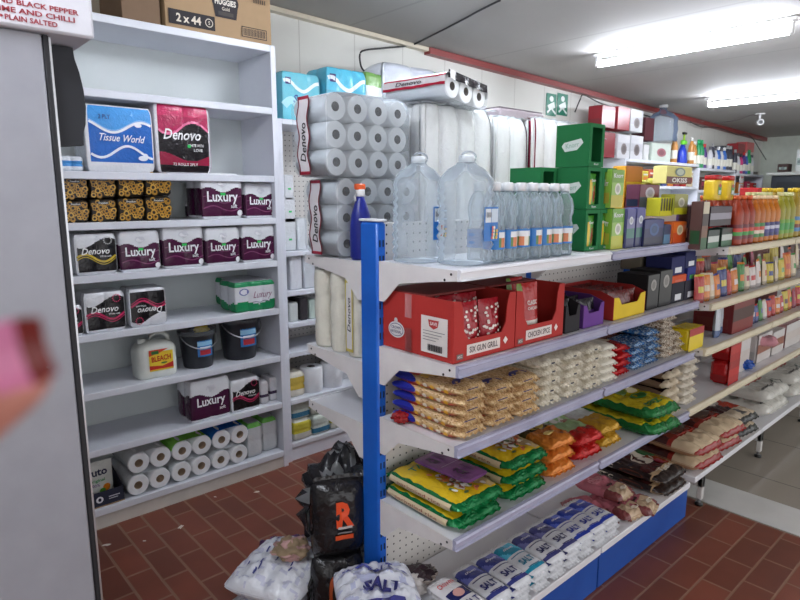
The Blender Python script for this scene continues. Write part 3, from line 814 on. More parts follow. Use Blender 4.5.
def speck(c1, c2, c3, p=(.5, .8)):
    def f():
        r = RN.random(); return c1 if r < p[0] else (c2 if r < p[1] else c3)
    return f
def stack(K, x, y, z, n, pitch, phrase, group, rz=0, jit=.006, sc=None, pose=None):
    for j in range(n):
        w = layer_word(j, n)
        K.put((x+RN.uniform(-jit, jit), y+RN.uniform(-jit, jit), z+j*pitch), (phrase if not w else phrase+', '+w), group, rz+RN.uniform(-.03, .03), sc=sc)

# --- oats / samp: see-through bag with pale grains, navy arch at the end, red band
gr1 = speck((206, 172, 122), (226, 200, 158), (170, 128, 80))
def oat_cf(u, v, tp):
    if abs(u) < .78 and abs(v) < .8 and tp:
        if v > .1 and abs(u) < .5: return (226, 196, 160)
        return ('grain', gr1())
    return ('grain', gr1())
def oat_art(A, g, b):
    W, L, T = g.W, g.L, g.T
    A.poly([(-.05, -L*.36), (.05, -L*.36), (.036, -L*.30), (.012, -L*.25), (-.012, -L*.25), (-.036, -L*.30)], (34, 40, 130))
    A.band([(-.06+x*.012, L*.02+.01*math.sin(x)) for x in range(11)], .03, (232, 190, 80)); A.band([(-.06+x*.012, L*.2) for x in range(11)], .05, (200, 60, 50))
    A2 = Art(b, g.SL, 'gloss', .001)
    A2.rect(-L*.47, T*.1, L*.46, T*.34, (200, 44, 40), 16); A2.ell(-.085, T*.58, .055, T*.38, (34, 42, 150), 16)
    for k in range(5): A2.ell(-.02+.03*k, T*.4, .01, T*.2, (236, 226, 210) if k % 2 else (236, 180, 60), 8)
    A3 = Art(b, g.SF, 'gloss', .001); A3.rect(-.03, T*.55, .02, T*.62, (38, 40, 96), 4)
OAT = bag_kind('grain_bag', 'bag of grain', .138, .29, .034, oat_cf, oat_art, wr=.003, crimp=.01)
zC = .8275
gO = 'grain bags stacked on the third shelf'
PIL = ('beside the blue post', 'second pile from the blue post', 'third pile from the blue post')
for k, (x, n) in enumerate(((1.318, 5), (1.462, 4), (1.595, 4))):
    stack(OAT, x, 1.135+.148, zC, n, .0335, 'clear bag of coarse grain, navy print, ' + PIL[k], gO, jit=.004)
# --- white maize rice / beans bags
gr2 = speck((228, 222, 206), (214, 206, 186), (196, 186, 164))
def white_cf(u, v, tp):
    if tp and v > .35 and abs(u) < .75: return (150, 90, 70) if abs(u) < .3 else (206, 196, 176)
    if tp and -.2 < v < .1 and abs(u) < .8: return (196, 190, 170)
    return ('grain', gr2())
def white_art(A, g, b):
    A.ell(0, -.03, .03, .02, (236, 232, 226)); A.ell(.02, .04, .02, .015, (200, 120, 50))
    A3 = Art(b, g.SF, 'gloss', .001); A3.rect(-.004, g.T*.4, .016, g.T*.6, (40, 42, 60), 2)
WHT = bag_kind('grain_bag', 'bag of grain', .138, .29, .034, white_cf, white_art, wr=.004, crimp=.008)
PL2 = ('just past the brown grain piles', 'between the other white-grain piles', 'touching the plain white packs')
for k, x in enumerate((1.735, 1.872, 2.005)):
    stack(WHT, x, 1.135+.148, zC, 5, .0335, 'clear bag of white grain, ' + PL2[k], 'white grain bags on the third shelf')
SUG = bag_kind('flour_pack', 'flour', .12, .26, .03, lambda u, v, tp: (232, 228, 214) if not (tp and abs(v-.3) < .3) else (224, 196, 150), lambda A, g, b: A.band([(-.05+.01*k, .0) for k in range(11)], .02, (210, 90, 60)), wr=.002)
stack(SUG, 2.135, 1.275, zC, 5, .03, 'smooth white pillow pack beside the red-ended packs', 'smooth white packs on the third shelf')
RED = bag_kind('flour_pack', 'flour', .12, .27, .03, lambda u, v, tp: (196, 30, 34) if v < -.4 else ((226, 214, 190) if v < .3 else (190, 120, 70)), None, wr=.005, kind='foil')
stack(RED, 2.262, 1.29, zC, 4, .032, 'pack with red front end, beside the blue packs', 'red-ended packs on the third shelf')
def blue_cf(u, v, tp):
    r = RN.random()
    if tp and v > -.1: return (120, 70, 60)
    return (60, 120, 180) if r < .5 else ((176, 196, 210) if r < .8 else (30, 76, 140))
BLU = bag_kind('pasta_pack', 'pasta', .13, .28, .03, blue_cf, None, wr=.006, kind='foil')
for k, x in enumerate((2.39, 2.52)):
    stack(BLU, x, 1.29, zC, 4+k, .031, 'crinkled blue pack, ' + ('beside the red-ended packs', 'beside the striped orange packs')[k], 'crinkled blue packs on the third shelf')
def ow_cf(u, v, tp):
    r = RN.random()
    if v < -.55: return (216, 206, 190) if r < .6 else (120, 96, 76)
    return (200, 96, 44) if abs(u) < .35 else ((130, 140, 60) if r < .5 else (206, 190, 150))
ORW = bag_kind('pasta_pack', 'pasta', .14, .3, .034, ow_cf, None, wr=.006)
stack(ORW, 2.665, 1.3, zC, 6, .033, 'striped orange and white pack, tall pile', 'striped orange packs on the third shelf')
YEL = bag_kind('pasta_pack', 'pasta', .12, .24, .075, lambda u, v, tp: (150, 40, 34) if tp and v > -.2 else (222, 196, 40), None, wr=.006)
stack(ORW, 2.79, 1.3, zC, 3, .033, 'striped orange and white pack, low pile at the shelf joint', 'striped orange packs on the third shelf')

# --- 4th shelf: big rice bags
GR = (16, 122, 66); 
def green_cf(u, v, tp):
    if not tp: return ('foil', GR)
    if abs(u) > .86 or abs(v) > .86: return ('foil', GR)
    if v > -.15 and v < .84: return (226, 190, 34)
    if u > -.2 and v > -.8: return (226, 190, 34) if u+v*1.2 < -.35 else (196, 170, 120)
    return (226, 190, 34)
def green_art(A, g, b):
    rr = random.Random(5)
    for k in range(120):
        x, y = rr.gauss(.015, .034), rr.gauss(-.055, .042)
        if abs(x) > .085 or abs(y+.05) > .085: continue
        A.ell(x, y, .011, .007, ((228, 224, 214), (206, 196, 176), (150, 84, 60), (90, 120, 60), (216, 120, 60))[k % 5], 8, rr.random()*3)
    A.text('TASTIC', 0, .085, .03, (30, 120, 60), w=.14)
    A2 = Art(b, g.SL, 'gloss', .001); A2.rect(-g.L*.4, g.T*.2, g.L*.4, g.T*.74, (214, 196, 160), 20, 3); A2.text('parboiled rice', 0, g.T*.47, g.T*.22, (150, 80, 60), w=.2)
GRB = bag_kind('rice_bag', 'bag of rice', .23, .35, .052, green_cf, green_art, kind='wrap', wr=.006, nx=6, ny=5)
zD = .532
gG = 'green rice bags on the fourth shelf'
stack(GRB, 1.352, 1.13+.165, zD, 2, .053, 'green foil rice bag with yellow top, nearest the blue post', gG, rz=.0)
stack(GRB, 1.61, 1.13+.175, zD, 3, .053, 'green foil rice bag with yellow top, beside the orange bags', gG, rz=-.02)
def ice():
    t = thing('ice_lolly_pack', 'flat purple plastic pack lettered ICE lying across the green rice bags', 'ice pops')
    P_ = (140, 88, 150)
    g = Bag(.24, .12, .012, lambda u, v, tp: P_, 'wrap', 4, 8, 8, .003, 0, 30, 16); g.b.build('pack', t)
    b = B(); A = Art(b, g.S, 'gloss', .001)
    for x in (-.06, .06):
        A.text('ICE', x, -.018, .024, (52, 22, 66), w=.05, bold=.03)
        for k in range(5): A.band([(x-.035, .012+k*.007), (x+.03-.004*k, .012+k*.007)], .0022, (70, 34, 84))
    A.band([(0, -.045), (0, .045)], .002, (150, 110, 160)); b.build('pack_print', t)
    return t
o = ice(); pI = at(450, 468, Z=.65); o.location = (pI.x, pI.y, .651); o.rotation_euler = (0, .0, -1.5)
def cfa(base, band, b2):
    return lambda u, v, tp: ('foil', band) if (v < -.7 or abs(u) > .9) else (base if v < .2 else b2)
ORG = bag_kind('bean_bag', 'bag of beans', .17, .32, .055, lambda u, v, tp: (216, 130, 50) if not(tp and v > -.35) else ((214, 190, 150) if v > .3 else (90, 80, 44)), lambda A, g, b: (A.ell(0, -.02, .05, .04, (60, 50, 30)), A.ell(0, -.02, .044, .034, (206, 180, 70)), A.ell(-.01, -.1, .03, .012, (226, 200, 120))), wr=.009, kind='foil')
stack(ORG, 1.835, 1.14+.16, zD, 3, .05, 'orange foil bag with round food picture, beside the green rice', 'orange foil bags on the fourth shelf', rz=-.05)
RDG = bag_kind('bean_bag', 'bag of beans', .18, .34, .06, lambda u, v, tp: ('foil', (186, 30, 28)) if (v < -.62 or abs(u) > .78 or not tp) else ((150, 186, 130) if v < .45 else (210, 214, 200)), lambda A, g, b: (A.ell(0, .0, .036, .026, (232, 232, 226)), A.ell(.02, -.02, .018, .012, (150, 90, 60)), A.ell(-.01, .03, .012, .012, (90, 130, 60)), A.ell(0, .1, .04, .02, (70, 120, 60))), wr=.008)
stack(RDG, 2.035, 1.14+.17, zD, 2, .058, 'bag with red end and pale green top, beside the gold bags', 'red and green bags on the fourth shelf', rz=-.04)
GLD = bag_kind('bean_bag', 'bag of beans', .16, .33, .055, lambda u, v, tp: ('foil', (196, 150, 40)) if v < -.3 else ((200, 206, 206) if tp and v < .5 else ('foil', (150, 120, 40))), None, wr=.008)
stack(GLD, 2.205, 1.14+.17, zD, 2, .053, 'gold foil bag with silvery top, beside the yellow and green bags', 'gold foil bags on the fourth shelf', rz=-.03)
def yg_cf(u, v, tp):
    if v < -.9 or (abs(u) > .93) or (v < -.75 and abs(u) > .75) or not tp: return ('foil', (20, 110, 50))
    return ('foil', (226, 206, 44)) if v < .5 else ('foil', (216, 190, 40))
YG = bag_kind('rice_bag', 'bag of rice', .25, .4, .07, yg_cf, lambda A, g, b: (A.text('tastic', 0, -.135, .04, (20, 100, 46), w=.16, shear=.3, bold=.03), A.ell(0, -.06, .06, .026, (30, 120, 50)), A.ell(.04, -.0, .04, .022, (226, 216, 180)), A.ell(-.03, .01, .04, .02, (90, 120, 50)), A.ell(-.02, .12, .05, .03, (190, 176, 120))), wr=.01)
stack(YG, 2.52, 1.09+.17, zD, 2, .066, 'large yellow foil bag with green edge, overhanging the shelf', 'yellow and green rice bags', rz=-.06, jit=.012)
DK = bag_kind('grain_bag', 'bag of grain', .16, .36, .045, lambda u, v, tp: (206, 192, 168) if v < -.86 else ((44, 24, 26) if abs(u) < .8 else (120, 96, 80)), lambda A, g, b: (A.rect(-.05, -.02, .05, .06, (92, 70, 66), 6, 2), A.ell(.01, .04, .008, .005, (60, 160, 70)), A.band([(-.04+.01*k, .1) for k in range(9)], .012, (170, 160, 150))), wr=.007)
stack(DK, 2.76, 1.15+.18, zD, 5, .043, 'dark maroon bag just past the large yellow rice bags', 'dark bags on the fourth shelf', jit=.008)

# --- base deck: salt, pink packs, rice
zE = .1865
def salt(cmain, cdark, word='SALT', crown=False):
    def cf(u, v, tp):
        if not tp: return (224, 226, 230)
        if crown: return (cdark if (-.25 < v < .25 and abs(u) < .85) else (228, 226, 226))
        if .12 < v < .8: return cmain if (math.sin(u*3+v*5) > -.3) else tuple(min(255, c+50) for c in cmain)
        if v < -.68: return cmain if v > -.84 else (226, 228, 232)
        return (226, 228, 232)
    def art(A, g, b):
        if crown:
            A.text('CROWN', 0, .062, .02, (206, 50, 54), w=.07, bold=.02); A.text(word, .0, -.052, .024, (34, 44, 110), w=.07, bold=.03); A.ell(-.0, .002, .022, .018, (214, 160, 150)); A.rect(-.045, -.098, .045, -.09, (206, 50, 54), 6)
        else:
            A.text(word, .0, -.035, .028, cdark, w=.066, bold=.04); A.rect(-.03, -.07, .03, -.066, cdark, 3); A.rect(-.04, .0, .04, .004, cdark, 4)
            A.text('crown', .0, .05, .014, (230, 232, 240), w=.05, shear=.3)
    return bag_kind('salt_bag', 'salt', .1, .2, .03, cf, art, wr=.003, crimp=.01, nx=3, ny=3.5, nu=24, nv=34)
SC, SB = salt((60, 70, 150), (34, 40, 100), crown=True), salt((58, 66, 140), (30, 36, 104))
ST, SN, SU = salt((40, 150, 180), (30, 120, 150)), salt((70, 72, 130), (40, 42, 96)), salt((44, 66, 170), (30, 48, 150))
gS = 'salt bags on the bottom deck'
seq = ((1.33, SC, 'white, red and navy salt bag'), (1.435, SB, 'white and violet-blue salt bag next to the red-lettered ones'), (1.54, SB, 'white and violet-blue salt bag beside the teal ones'),
       (1.645, ST, 'white and teal salt bag'), (1.75, SN, 'greyish navy salt bag beside the teal ones'), (1.85, SN, 'greyish navy salt bag beside the bright blue ones'),
       (1.945, SU, 'bright blue salt bag beside the greyish ones'), (2.04, SU, 'bright blue salt bag in the middle of the blue ones'), (2.135, SU, 'bright blue salt bag nearest the pink packs'))
for k, (x, K, ph) in enumerate(seq):
    for j in range(3):
        K.put((x+RN.uniform(-.005, .005), 1.185+.0*j, zE+j*.028), ph+', '+layer_word(j, 3)+' of the pile', gS, RN.uniform(-.05, .05)-.03)
PNK = bag_kind('snack_pack', 'snacks', .15, .22, .05, lambda u, v, tp: (186, 106, 118) if v > -.35 else ((196, 170, 140) if abs(u) < .6 else (120, 60, 60)), lambda A, g, b: (A.ell(-.01, .04, .045, .028, (206, 130, 140)), A.ell(-.01, .04, .032, .018, (160, 60, 80)), A.rect(-.02, -.03, .02, -.02, (60, 30, 34), 4), A.ell(.02, -.08, .02, .012, (230, 220, 200))), wr=.012, kind='wrap')
gp = 'pink packs on the bottom deck'
for k, (u, v, z, ph) in enumerate(((600, 507, 0, 'dusty pink pack with round emblem, lower, beside the bright blue salt'), (627, 500, 0, 'dusty pink pack lying by the edge of the deck'), (614, 492, 1, 'dusty pink pack on top of the small heap'), (640, 497, 0, 'dusty pink pack farthest from the salt bags'))):
    p = at(u, v, Z=.25); PNK.put((p.x, p.y+.05, zE+.046*z), ph, gp, -.35+.2*k)
def tas_cf(u, v, tp):
    if not tp: return (190, 160, 124)
    if v < -.78: return (40, 28, 26)
    if abs(u) > .86: return (196, 166, 128)
    if v < -.66: return (206, 178, 140)
    if u < -.45 and v > -.4: return (46, 26, 26)
    return (74, 34, 34) if (u < .3) else (150, 70, 44)
def tas_art(A, g, b):
    A.ell(.01, -.04, .06, .05, (216, 208, 190)); A.ell(.03, .0, .03, .03, (216, 208, 190)); A.rect(.03, -.13, .085, -.08, (150, 30, 60), 4); A.ell(.09, .0, .03, .06, (30, 100, 50))
    A.text('Tastic', 0, -.155, .026, (230, 224, 214), w=.11, bold=.03)
    A2 = Art(b, g.SL, 'gloss', .001); A2.rect(-g.L*.44, g.T*.15, g.L*.36, g.T*.85, (36, 26, 26), 20, 3); A2.text('TASTIC', -.1, g.T*.5, g.T*.34, (226, 214, 196), w=.13, bold=.03); A2.ell(.06, g.T*.5, .06, g.T*.24, (110, 56, 40))
TAS = bag_kind('rice_bag', 'bag of rice', .25, .42, .052, tas_cf, tas_art, wr=.01, nx=5)
stack(TAS, 2.7, 1.09+.2, zE, 2, .052, 'dark brown rice bag lettered down its side, above the blue kick plate', 'brown rice bags on the low deck', rz=-.05)
# ============================================================ TOP SHELF OF THE FIRST GONDOLA
zA = 1.3465
CLR = (226, 234, 240)
def jug():
    t = thing('water_jug', '', 'water jug')
    b = B(); pr = [(.072, 0), (.078, .008)]
    for k in range(17):
        z = .02+k*.0125; pr += [(.0795 if k % 2 else .072, z)]
    pr += [(.078, .235), (.072, .255), (.052, .28), (.03, .293), (.026, .3)]
    b.lathe([(r, z, CLR) for r, z in pr], 32, 'clear', sq=2.6); b.build('body', t)
    b = B(); b.lathe([(.026, .3, (214, 222, 228)), (.026, .318, (214, 222, 228)), (.022, .321, (214, 222, 228))], 20, 'gloss'); b.build('cap', t)
    b = B(); b.tube([(.036*math.cos(a*PI/9)+.012, 0, .316+.0+.016*math.sin(a*PI/9)) for a in range(18)], .0035, (206, 212, 220), 'bottle', 6, True); b.build('handle', t)
    b = B(); A = Art(b, front(-.0815), 'gloss', .0005)
    A.rect(-.0, .07, .07, .17, (20, 110, 190), 2, 2); A.rect(.006, .125, .034, .165, (220, 226, 232)); A.rect(.036, .125, .068, .165, (200, 214, 228))
    for k in range(14): A.ell(.04+.008*(k % 4)*.9, .08+.01*(k//4), .005, .005, ((220, 90, 60), (236, 226, 214), (80, 120, 60), (230, 180, 70))[k % 4], 8)
    for k in range(6): A.rect(.009+k*.004, .14, .011+k*.004, .155, (30, 40, 60))
    b.build('label', t)
    return t
JK = Kind(jug)
JK.put((1.365, 1.225, zA), 'large square clear water jug with ring handle, in front on the top shelf', 'large clear water jugs', sc=(.9, .9, 1))
JK.put((1.3, 1.365, zA), 'large square clear water jug standing farther back, partly behind its twin', 'large clear water jugs', sc=(.84, .84, 1))
def water_bottle():
    t = thing('water_bottle', '', 'water bottle')
    pr = [(.028, 0), (.031, .006), (.031, .02), (.029, .026), (.031, .032), (.031, .09), (.027, .1), (.027, .115), (.031, .125), (.031, .145), (.026, .165), (.015, .182), (.012, .188)]
    b = B(); b.lathe([(r, z, (214, 226, 232)) for r, z in pr], 20, 'bottle'); b.build('body', t)
    b = B(); b.lathe([(.0155, .188, (228, 230, 232)), (.0155, .208, (228, 230, 232)), (.013, .21, (228, 230, 232))], 16, 'gloss'); b.build('cap', t)
    b = B(); b.grid(lambda u, v: (.0318*math.cos(2*PI*u-PI/2), .0318*math.sin(2*PI*u-PI/2), .036+.05*v), 24, 10, lambda u, v: (26, 116, 190) if (abs(u-.5) > .12 or v < .1 or v > .9) else ((226, 228, 230) if v > .6 else ((210, 120, 70), (90, 130, 70), (230, 220, 200))[int(u*60+v*30) % 3]), 'gloss'); b.T = Matrix.Identity(4)
    o = b.build('label', t); o.rotation_euler = (0, 0, PI)
    return t
WB_ = Kind(water_bottle)
ug = 'small water bottles in front of the tissue packs'
fr = [(494.5, 'nearest the big jugs'), (507, 'second from the jugs'), (520, 'third from the jugs'), (532, 'fourth from the jugs'), (542, 'fifth from the jugs'), (553, 'second from the green soup boxes'), (563, 'against the green soup boxes')]
for k, (u, ph) in enumerate(fr):
    p = at(u, 256-.6*k, Y=1.18)
    WB_.put((p.x, 1.185, zA), 'small clear water bottle in the front row, '+ph, ug, RN.uniform(-.5, .5), sc=(1.08, 1.08, 1.16))
for k in range(7):
    p = at(fr[k][0], 254, Y=1.18)
    WB_.put((p.x+.015, 1.262, zA), 'clear water bottle in the back row, behind the one '+fr[k][1], ug, RN.uniform(-3, 3), sc=(1.08, 1.08, 1.16))
# green soup display boxes
SG = (14, 112, 58)
def soup_box():
    t = thing('soup_display_box', '', 'soup box')
    w, d, h = .1, .14, .152
    b = B(); b.box(-w/2, -d/2, 0, -w/2+.003, d/2, h, SG, 'carton'); b.box(w/2-.003, -d/2, 0, w/2, d/2, h, SG, 'carton'); b.box(-w/2+.003, d/2-.003, 0, w/2-.003, d/2, h, SG, 'carton')
    b.box(-w/2+.003, -d/2, 0, w/2-.003, d/2-.003, .003, SG, 'carton'); b.box(-w/2+.003, -d/2, h-.003, w/2-.003, d/2-.003, h, SG, 'carton')
    b.box(-w/2+.003, -d/2, .003, -w/2+.016, -d/2+.003, h-.003, SG, 'carton'); b.box(w/2-.016, -d/2, .003, w/2-.003, -d/2+.003, h-.003, SG, 'carton'); b.box(-w/2+.016, -d/2, .003, w/2-.016, -d/2+.003, .018, SG, 'carton')
    b.box(-w/2+.016, -d/2, h-.014, w/2-.016, -d/2+.003, h-.003, SG, 'carton')
    A = Art(b, side(-w/2), 'gloss'); A.poly([(-.03, .055), (.02, .06), (.045, .085), (.035, .1), (-.035, .088), (-.045, .075)], (220, 228, 222)); A.text('Knorr', 0, .078, .018, (160, 190, 170), w=.055, rot=.12)
    A = Art(b, front(-d/2), 'gloss'); A.text('Knorr', 0, .01, .008, (230, 236, 230), w=.03)
    b.build('carton', t)
    return t
def sachet():
    t = thing('soup_sachet', '', 'soup sachet')
    b = B(); w, h = .064, .125
    def fn(s):
        return lambda u, v: ((u-.5)*w, s*.008*math.sin(PI*u)**.6*math.sin(PI*v)**.6, h*v)
    def cf(u, v):
        if v > .8: return (70, 150, 50)
        if (u-.6)**2*3+(v-.4)**2 < .07: return (150, 60, 34)
        return (226, 190, 50) if u < .35 else (96, 160, 60)
    b.grid(fn(-1), 14, 22, cf, 'wrap'); b.grid(fn(1), 8, 8, lambda u, v: (96, 160, 60), 'wrap')
    A = Art(b, lambda x, z, hh: (x, -.0085-hh, z)); A.text('Knorr', -.004, .1, .011, (240, 240, 240), w=.035)
    b.build('sachet', t); return t
SBX, SAC = Kind(soup_box), Kind(sachet)
gb = 'green soup display boxes'
X0 = 2.03
lv = ('bottom', 'middle', 'top')
for j in range(3):
    SBX.put((X0, 1.26, zA+j*.1535), 'green soup display box in the column beside the water bottles, %s one' % lv[j], gb)
    if j < 2: SBX.put((X0+.102, 1.26, zA+j*.1535), 'green soup display box in the column with the loose sachet on top, %s one' % lv[j], gb)
    if j < 2:
        SAC.put((X0, 1.2025, zA+.005+j*.1535), 'soup sachet standing in the %s green box beside the bottles' % lv[j], 'soup sachets in the green boxes', .1)
        SAC.put((X0+.102, 1.2025, zA+.005+j*.1535), 'soup sachet standing in the %s green box of the farther column' % lv[j], 'soup sachets in the green boxes', -.1)
SAC.put((X0+.11, 1.25, zA+.309), 'loose green soup sachet leaning on top of the farther green box column', None, .1, sc=1.25, rx=-.08)
SBX.put((X0-.11, 1.385, zA+.153), 'green soup display box set back behind the bottles', gb); SBX.put((X0-.11, 1.385, zA), 'green soup display box set back behind the bottles, under another', gb)
# ============================================================ BOXES, TRAYS, SMALL GOODS
def span(u0, u1, vb, vt, Y, z=None):
    a, c = at(u0, vb, Y=Y), at(u1, vb, Y=Y); m = (u0+u1)/2
    h = at(m, vt, Y=Y).z-at(m, vb, Y=Y).z
    return a.x, c.x, h
def carton(name, label, cat, u0, u1, vb, vt, Y, z, d, col, cols=None, art=None, group=None, kind='carton', rz=0, bev=.002):
    "box of goods: its front (facing the aisle) spans u0..u1, vb..vt in the photo"
    if Y < 1.25 and z > 1.3: d = min(d, .06); u0 += 1
    x0, x1, h = span(u0, u1, vb, vt, Y); w = x1-x0
    b = B(); b.box(-w/2, 0, 0, w/2, d, h, col, kind, bev, cols)
    if art: art(Art(b, front(0), 'gloss', .001), w, h, b, d)
    t = thing(name, label, cat, ((x0+x1)/2, Y, z), rz, group)
    b.build('box', t)
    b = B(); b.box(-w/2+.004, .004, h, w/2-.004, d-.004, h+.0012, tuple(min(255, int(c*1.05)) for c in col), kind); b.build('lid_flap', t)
    return t
def lab(cols, txt=None, tc=(235, 235, 235), em=None):
    "printed front: bands from bottom to top, a word and an emblem"
    def f(A, w, h, b, d):
        n = len(cols)
        for k, c in enumerate(cols):
            if c: A.rect(-w/2+.001, h*k/n, w/2-.001, h*(k+1)/n, c)
        if em: A.ell(0, h*em[1], w*.24, w*.24 if h > w else h*.24, em[0]); A.ell(0, h*em[1], w*.15, w*.15 if h > w else h*.15, tuple(int(q*.8) for q in em[0]))
        if txt: A.text(txt[0], 0, h*txt[1], h*txt[2], tc, w=w*.75, bold=.02)
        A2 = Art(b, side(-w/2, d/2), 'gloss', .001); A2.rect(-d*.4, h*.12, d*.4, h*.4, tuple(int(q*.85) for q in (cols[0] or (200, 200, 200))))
        if txt: A2.text(txt[0], 0, h*.65, h*.16, tc, w=d*.6)
    return f
# soups and teas on the second half of the top shelf
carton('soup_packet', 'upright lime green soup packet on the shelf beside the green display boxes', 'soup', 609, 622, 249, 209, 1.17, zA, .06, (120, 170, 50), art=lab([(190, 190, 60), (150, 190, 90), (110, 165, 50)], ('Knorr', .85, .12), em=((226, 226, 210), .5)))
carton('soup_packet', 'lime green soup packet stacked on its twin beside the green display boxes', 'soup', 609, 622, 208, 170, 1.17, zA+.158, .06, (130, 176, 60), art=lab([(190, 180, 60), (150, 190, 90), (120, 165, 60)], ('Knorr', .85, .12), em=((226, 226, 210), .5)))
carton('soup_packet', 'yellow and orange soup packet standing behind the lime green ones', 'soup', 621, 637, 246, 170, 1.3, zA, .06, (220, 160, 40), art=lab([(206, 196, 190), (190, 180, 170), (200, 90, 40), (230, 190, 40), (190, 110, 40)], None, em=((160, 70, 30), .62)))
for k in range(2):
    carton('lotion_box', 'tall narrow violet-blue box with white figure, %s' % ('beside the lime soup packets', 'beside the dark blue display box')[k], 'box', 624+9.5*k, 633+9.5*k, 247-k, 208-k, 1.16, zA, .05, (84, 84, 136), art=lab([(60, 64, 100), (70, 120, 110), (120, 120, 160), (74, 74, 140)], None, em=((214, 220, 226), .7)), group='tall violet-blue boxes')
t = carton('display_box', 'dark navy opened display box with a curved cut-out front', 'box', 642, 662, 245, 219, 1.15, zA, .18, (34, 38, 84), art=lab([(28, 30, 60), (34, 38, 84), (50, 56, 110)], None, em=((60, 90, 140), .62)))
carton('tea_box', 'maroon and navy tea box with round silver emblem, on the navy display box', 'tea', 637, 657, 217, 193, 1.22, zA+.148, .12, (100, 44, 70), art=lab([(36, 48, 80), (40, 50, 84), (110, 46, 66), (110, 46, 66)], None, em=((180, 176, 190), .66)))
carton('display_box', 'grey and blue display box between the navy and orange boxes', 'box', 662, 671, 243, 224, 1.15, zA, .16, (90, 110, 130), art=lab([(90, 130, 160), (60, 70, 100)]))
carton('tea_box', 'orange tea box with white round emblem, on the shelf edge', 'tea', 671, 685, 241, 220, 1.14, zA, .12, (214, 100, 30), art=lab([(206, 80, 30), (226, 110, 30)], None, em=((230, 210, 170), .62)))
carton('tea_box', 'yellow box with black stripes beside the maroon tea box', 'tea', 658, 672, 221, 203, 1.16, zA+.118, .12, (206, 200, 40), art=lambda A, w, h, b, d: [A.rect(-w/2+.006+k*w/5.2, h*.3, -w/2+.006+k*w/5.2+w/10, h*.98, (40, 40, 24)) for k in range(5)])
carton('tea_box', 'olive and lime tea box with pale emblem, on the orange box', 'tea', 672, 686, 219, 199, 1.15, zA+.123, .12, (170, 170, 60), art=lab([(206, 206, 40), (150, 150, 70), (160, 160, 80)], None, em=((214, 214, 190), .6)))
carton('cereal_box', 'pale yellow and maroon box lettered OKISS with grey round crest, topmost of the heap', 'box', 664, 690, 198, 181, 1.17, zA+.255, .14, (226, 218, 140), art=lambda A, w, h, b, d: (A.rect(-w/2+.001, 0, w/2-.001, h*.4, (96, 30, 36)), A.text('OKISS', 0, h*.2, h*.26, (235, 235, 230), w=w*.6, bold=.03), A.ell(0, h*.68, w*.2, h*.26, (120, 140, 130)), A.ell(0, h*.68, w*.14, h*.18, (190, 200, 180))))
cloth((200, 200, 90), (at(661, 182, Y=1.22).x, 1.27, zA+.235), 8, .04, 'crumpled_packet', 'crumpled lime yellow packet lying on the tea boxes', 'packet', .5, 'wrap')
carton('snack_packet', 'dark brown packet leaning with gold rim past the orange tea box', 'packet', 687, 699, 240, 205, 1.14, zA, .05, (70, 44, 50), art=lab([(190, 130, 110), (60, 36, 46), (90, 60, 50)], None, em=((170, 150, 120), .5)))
carton('snack_packet', 'purple packet standing behind the orange tea box', 'packet', 684, 690, 238, 204, 1.22, zA, .05, (80, 50, 100), art=lab([(60, 40, 90), (96, 70, 120)]))

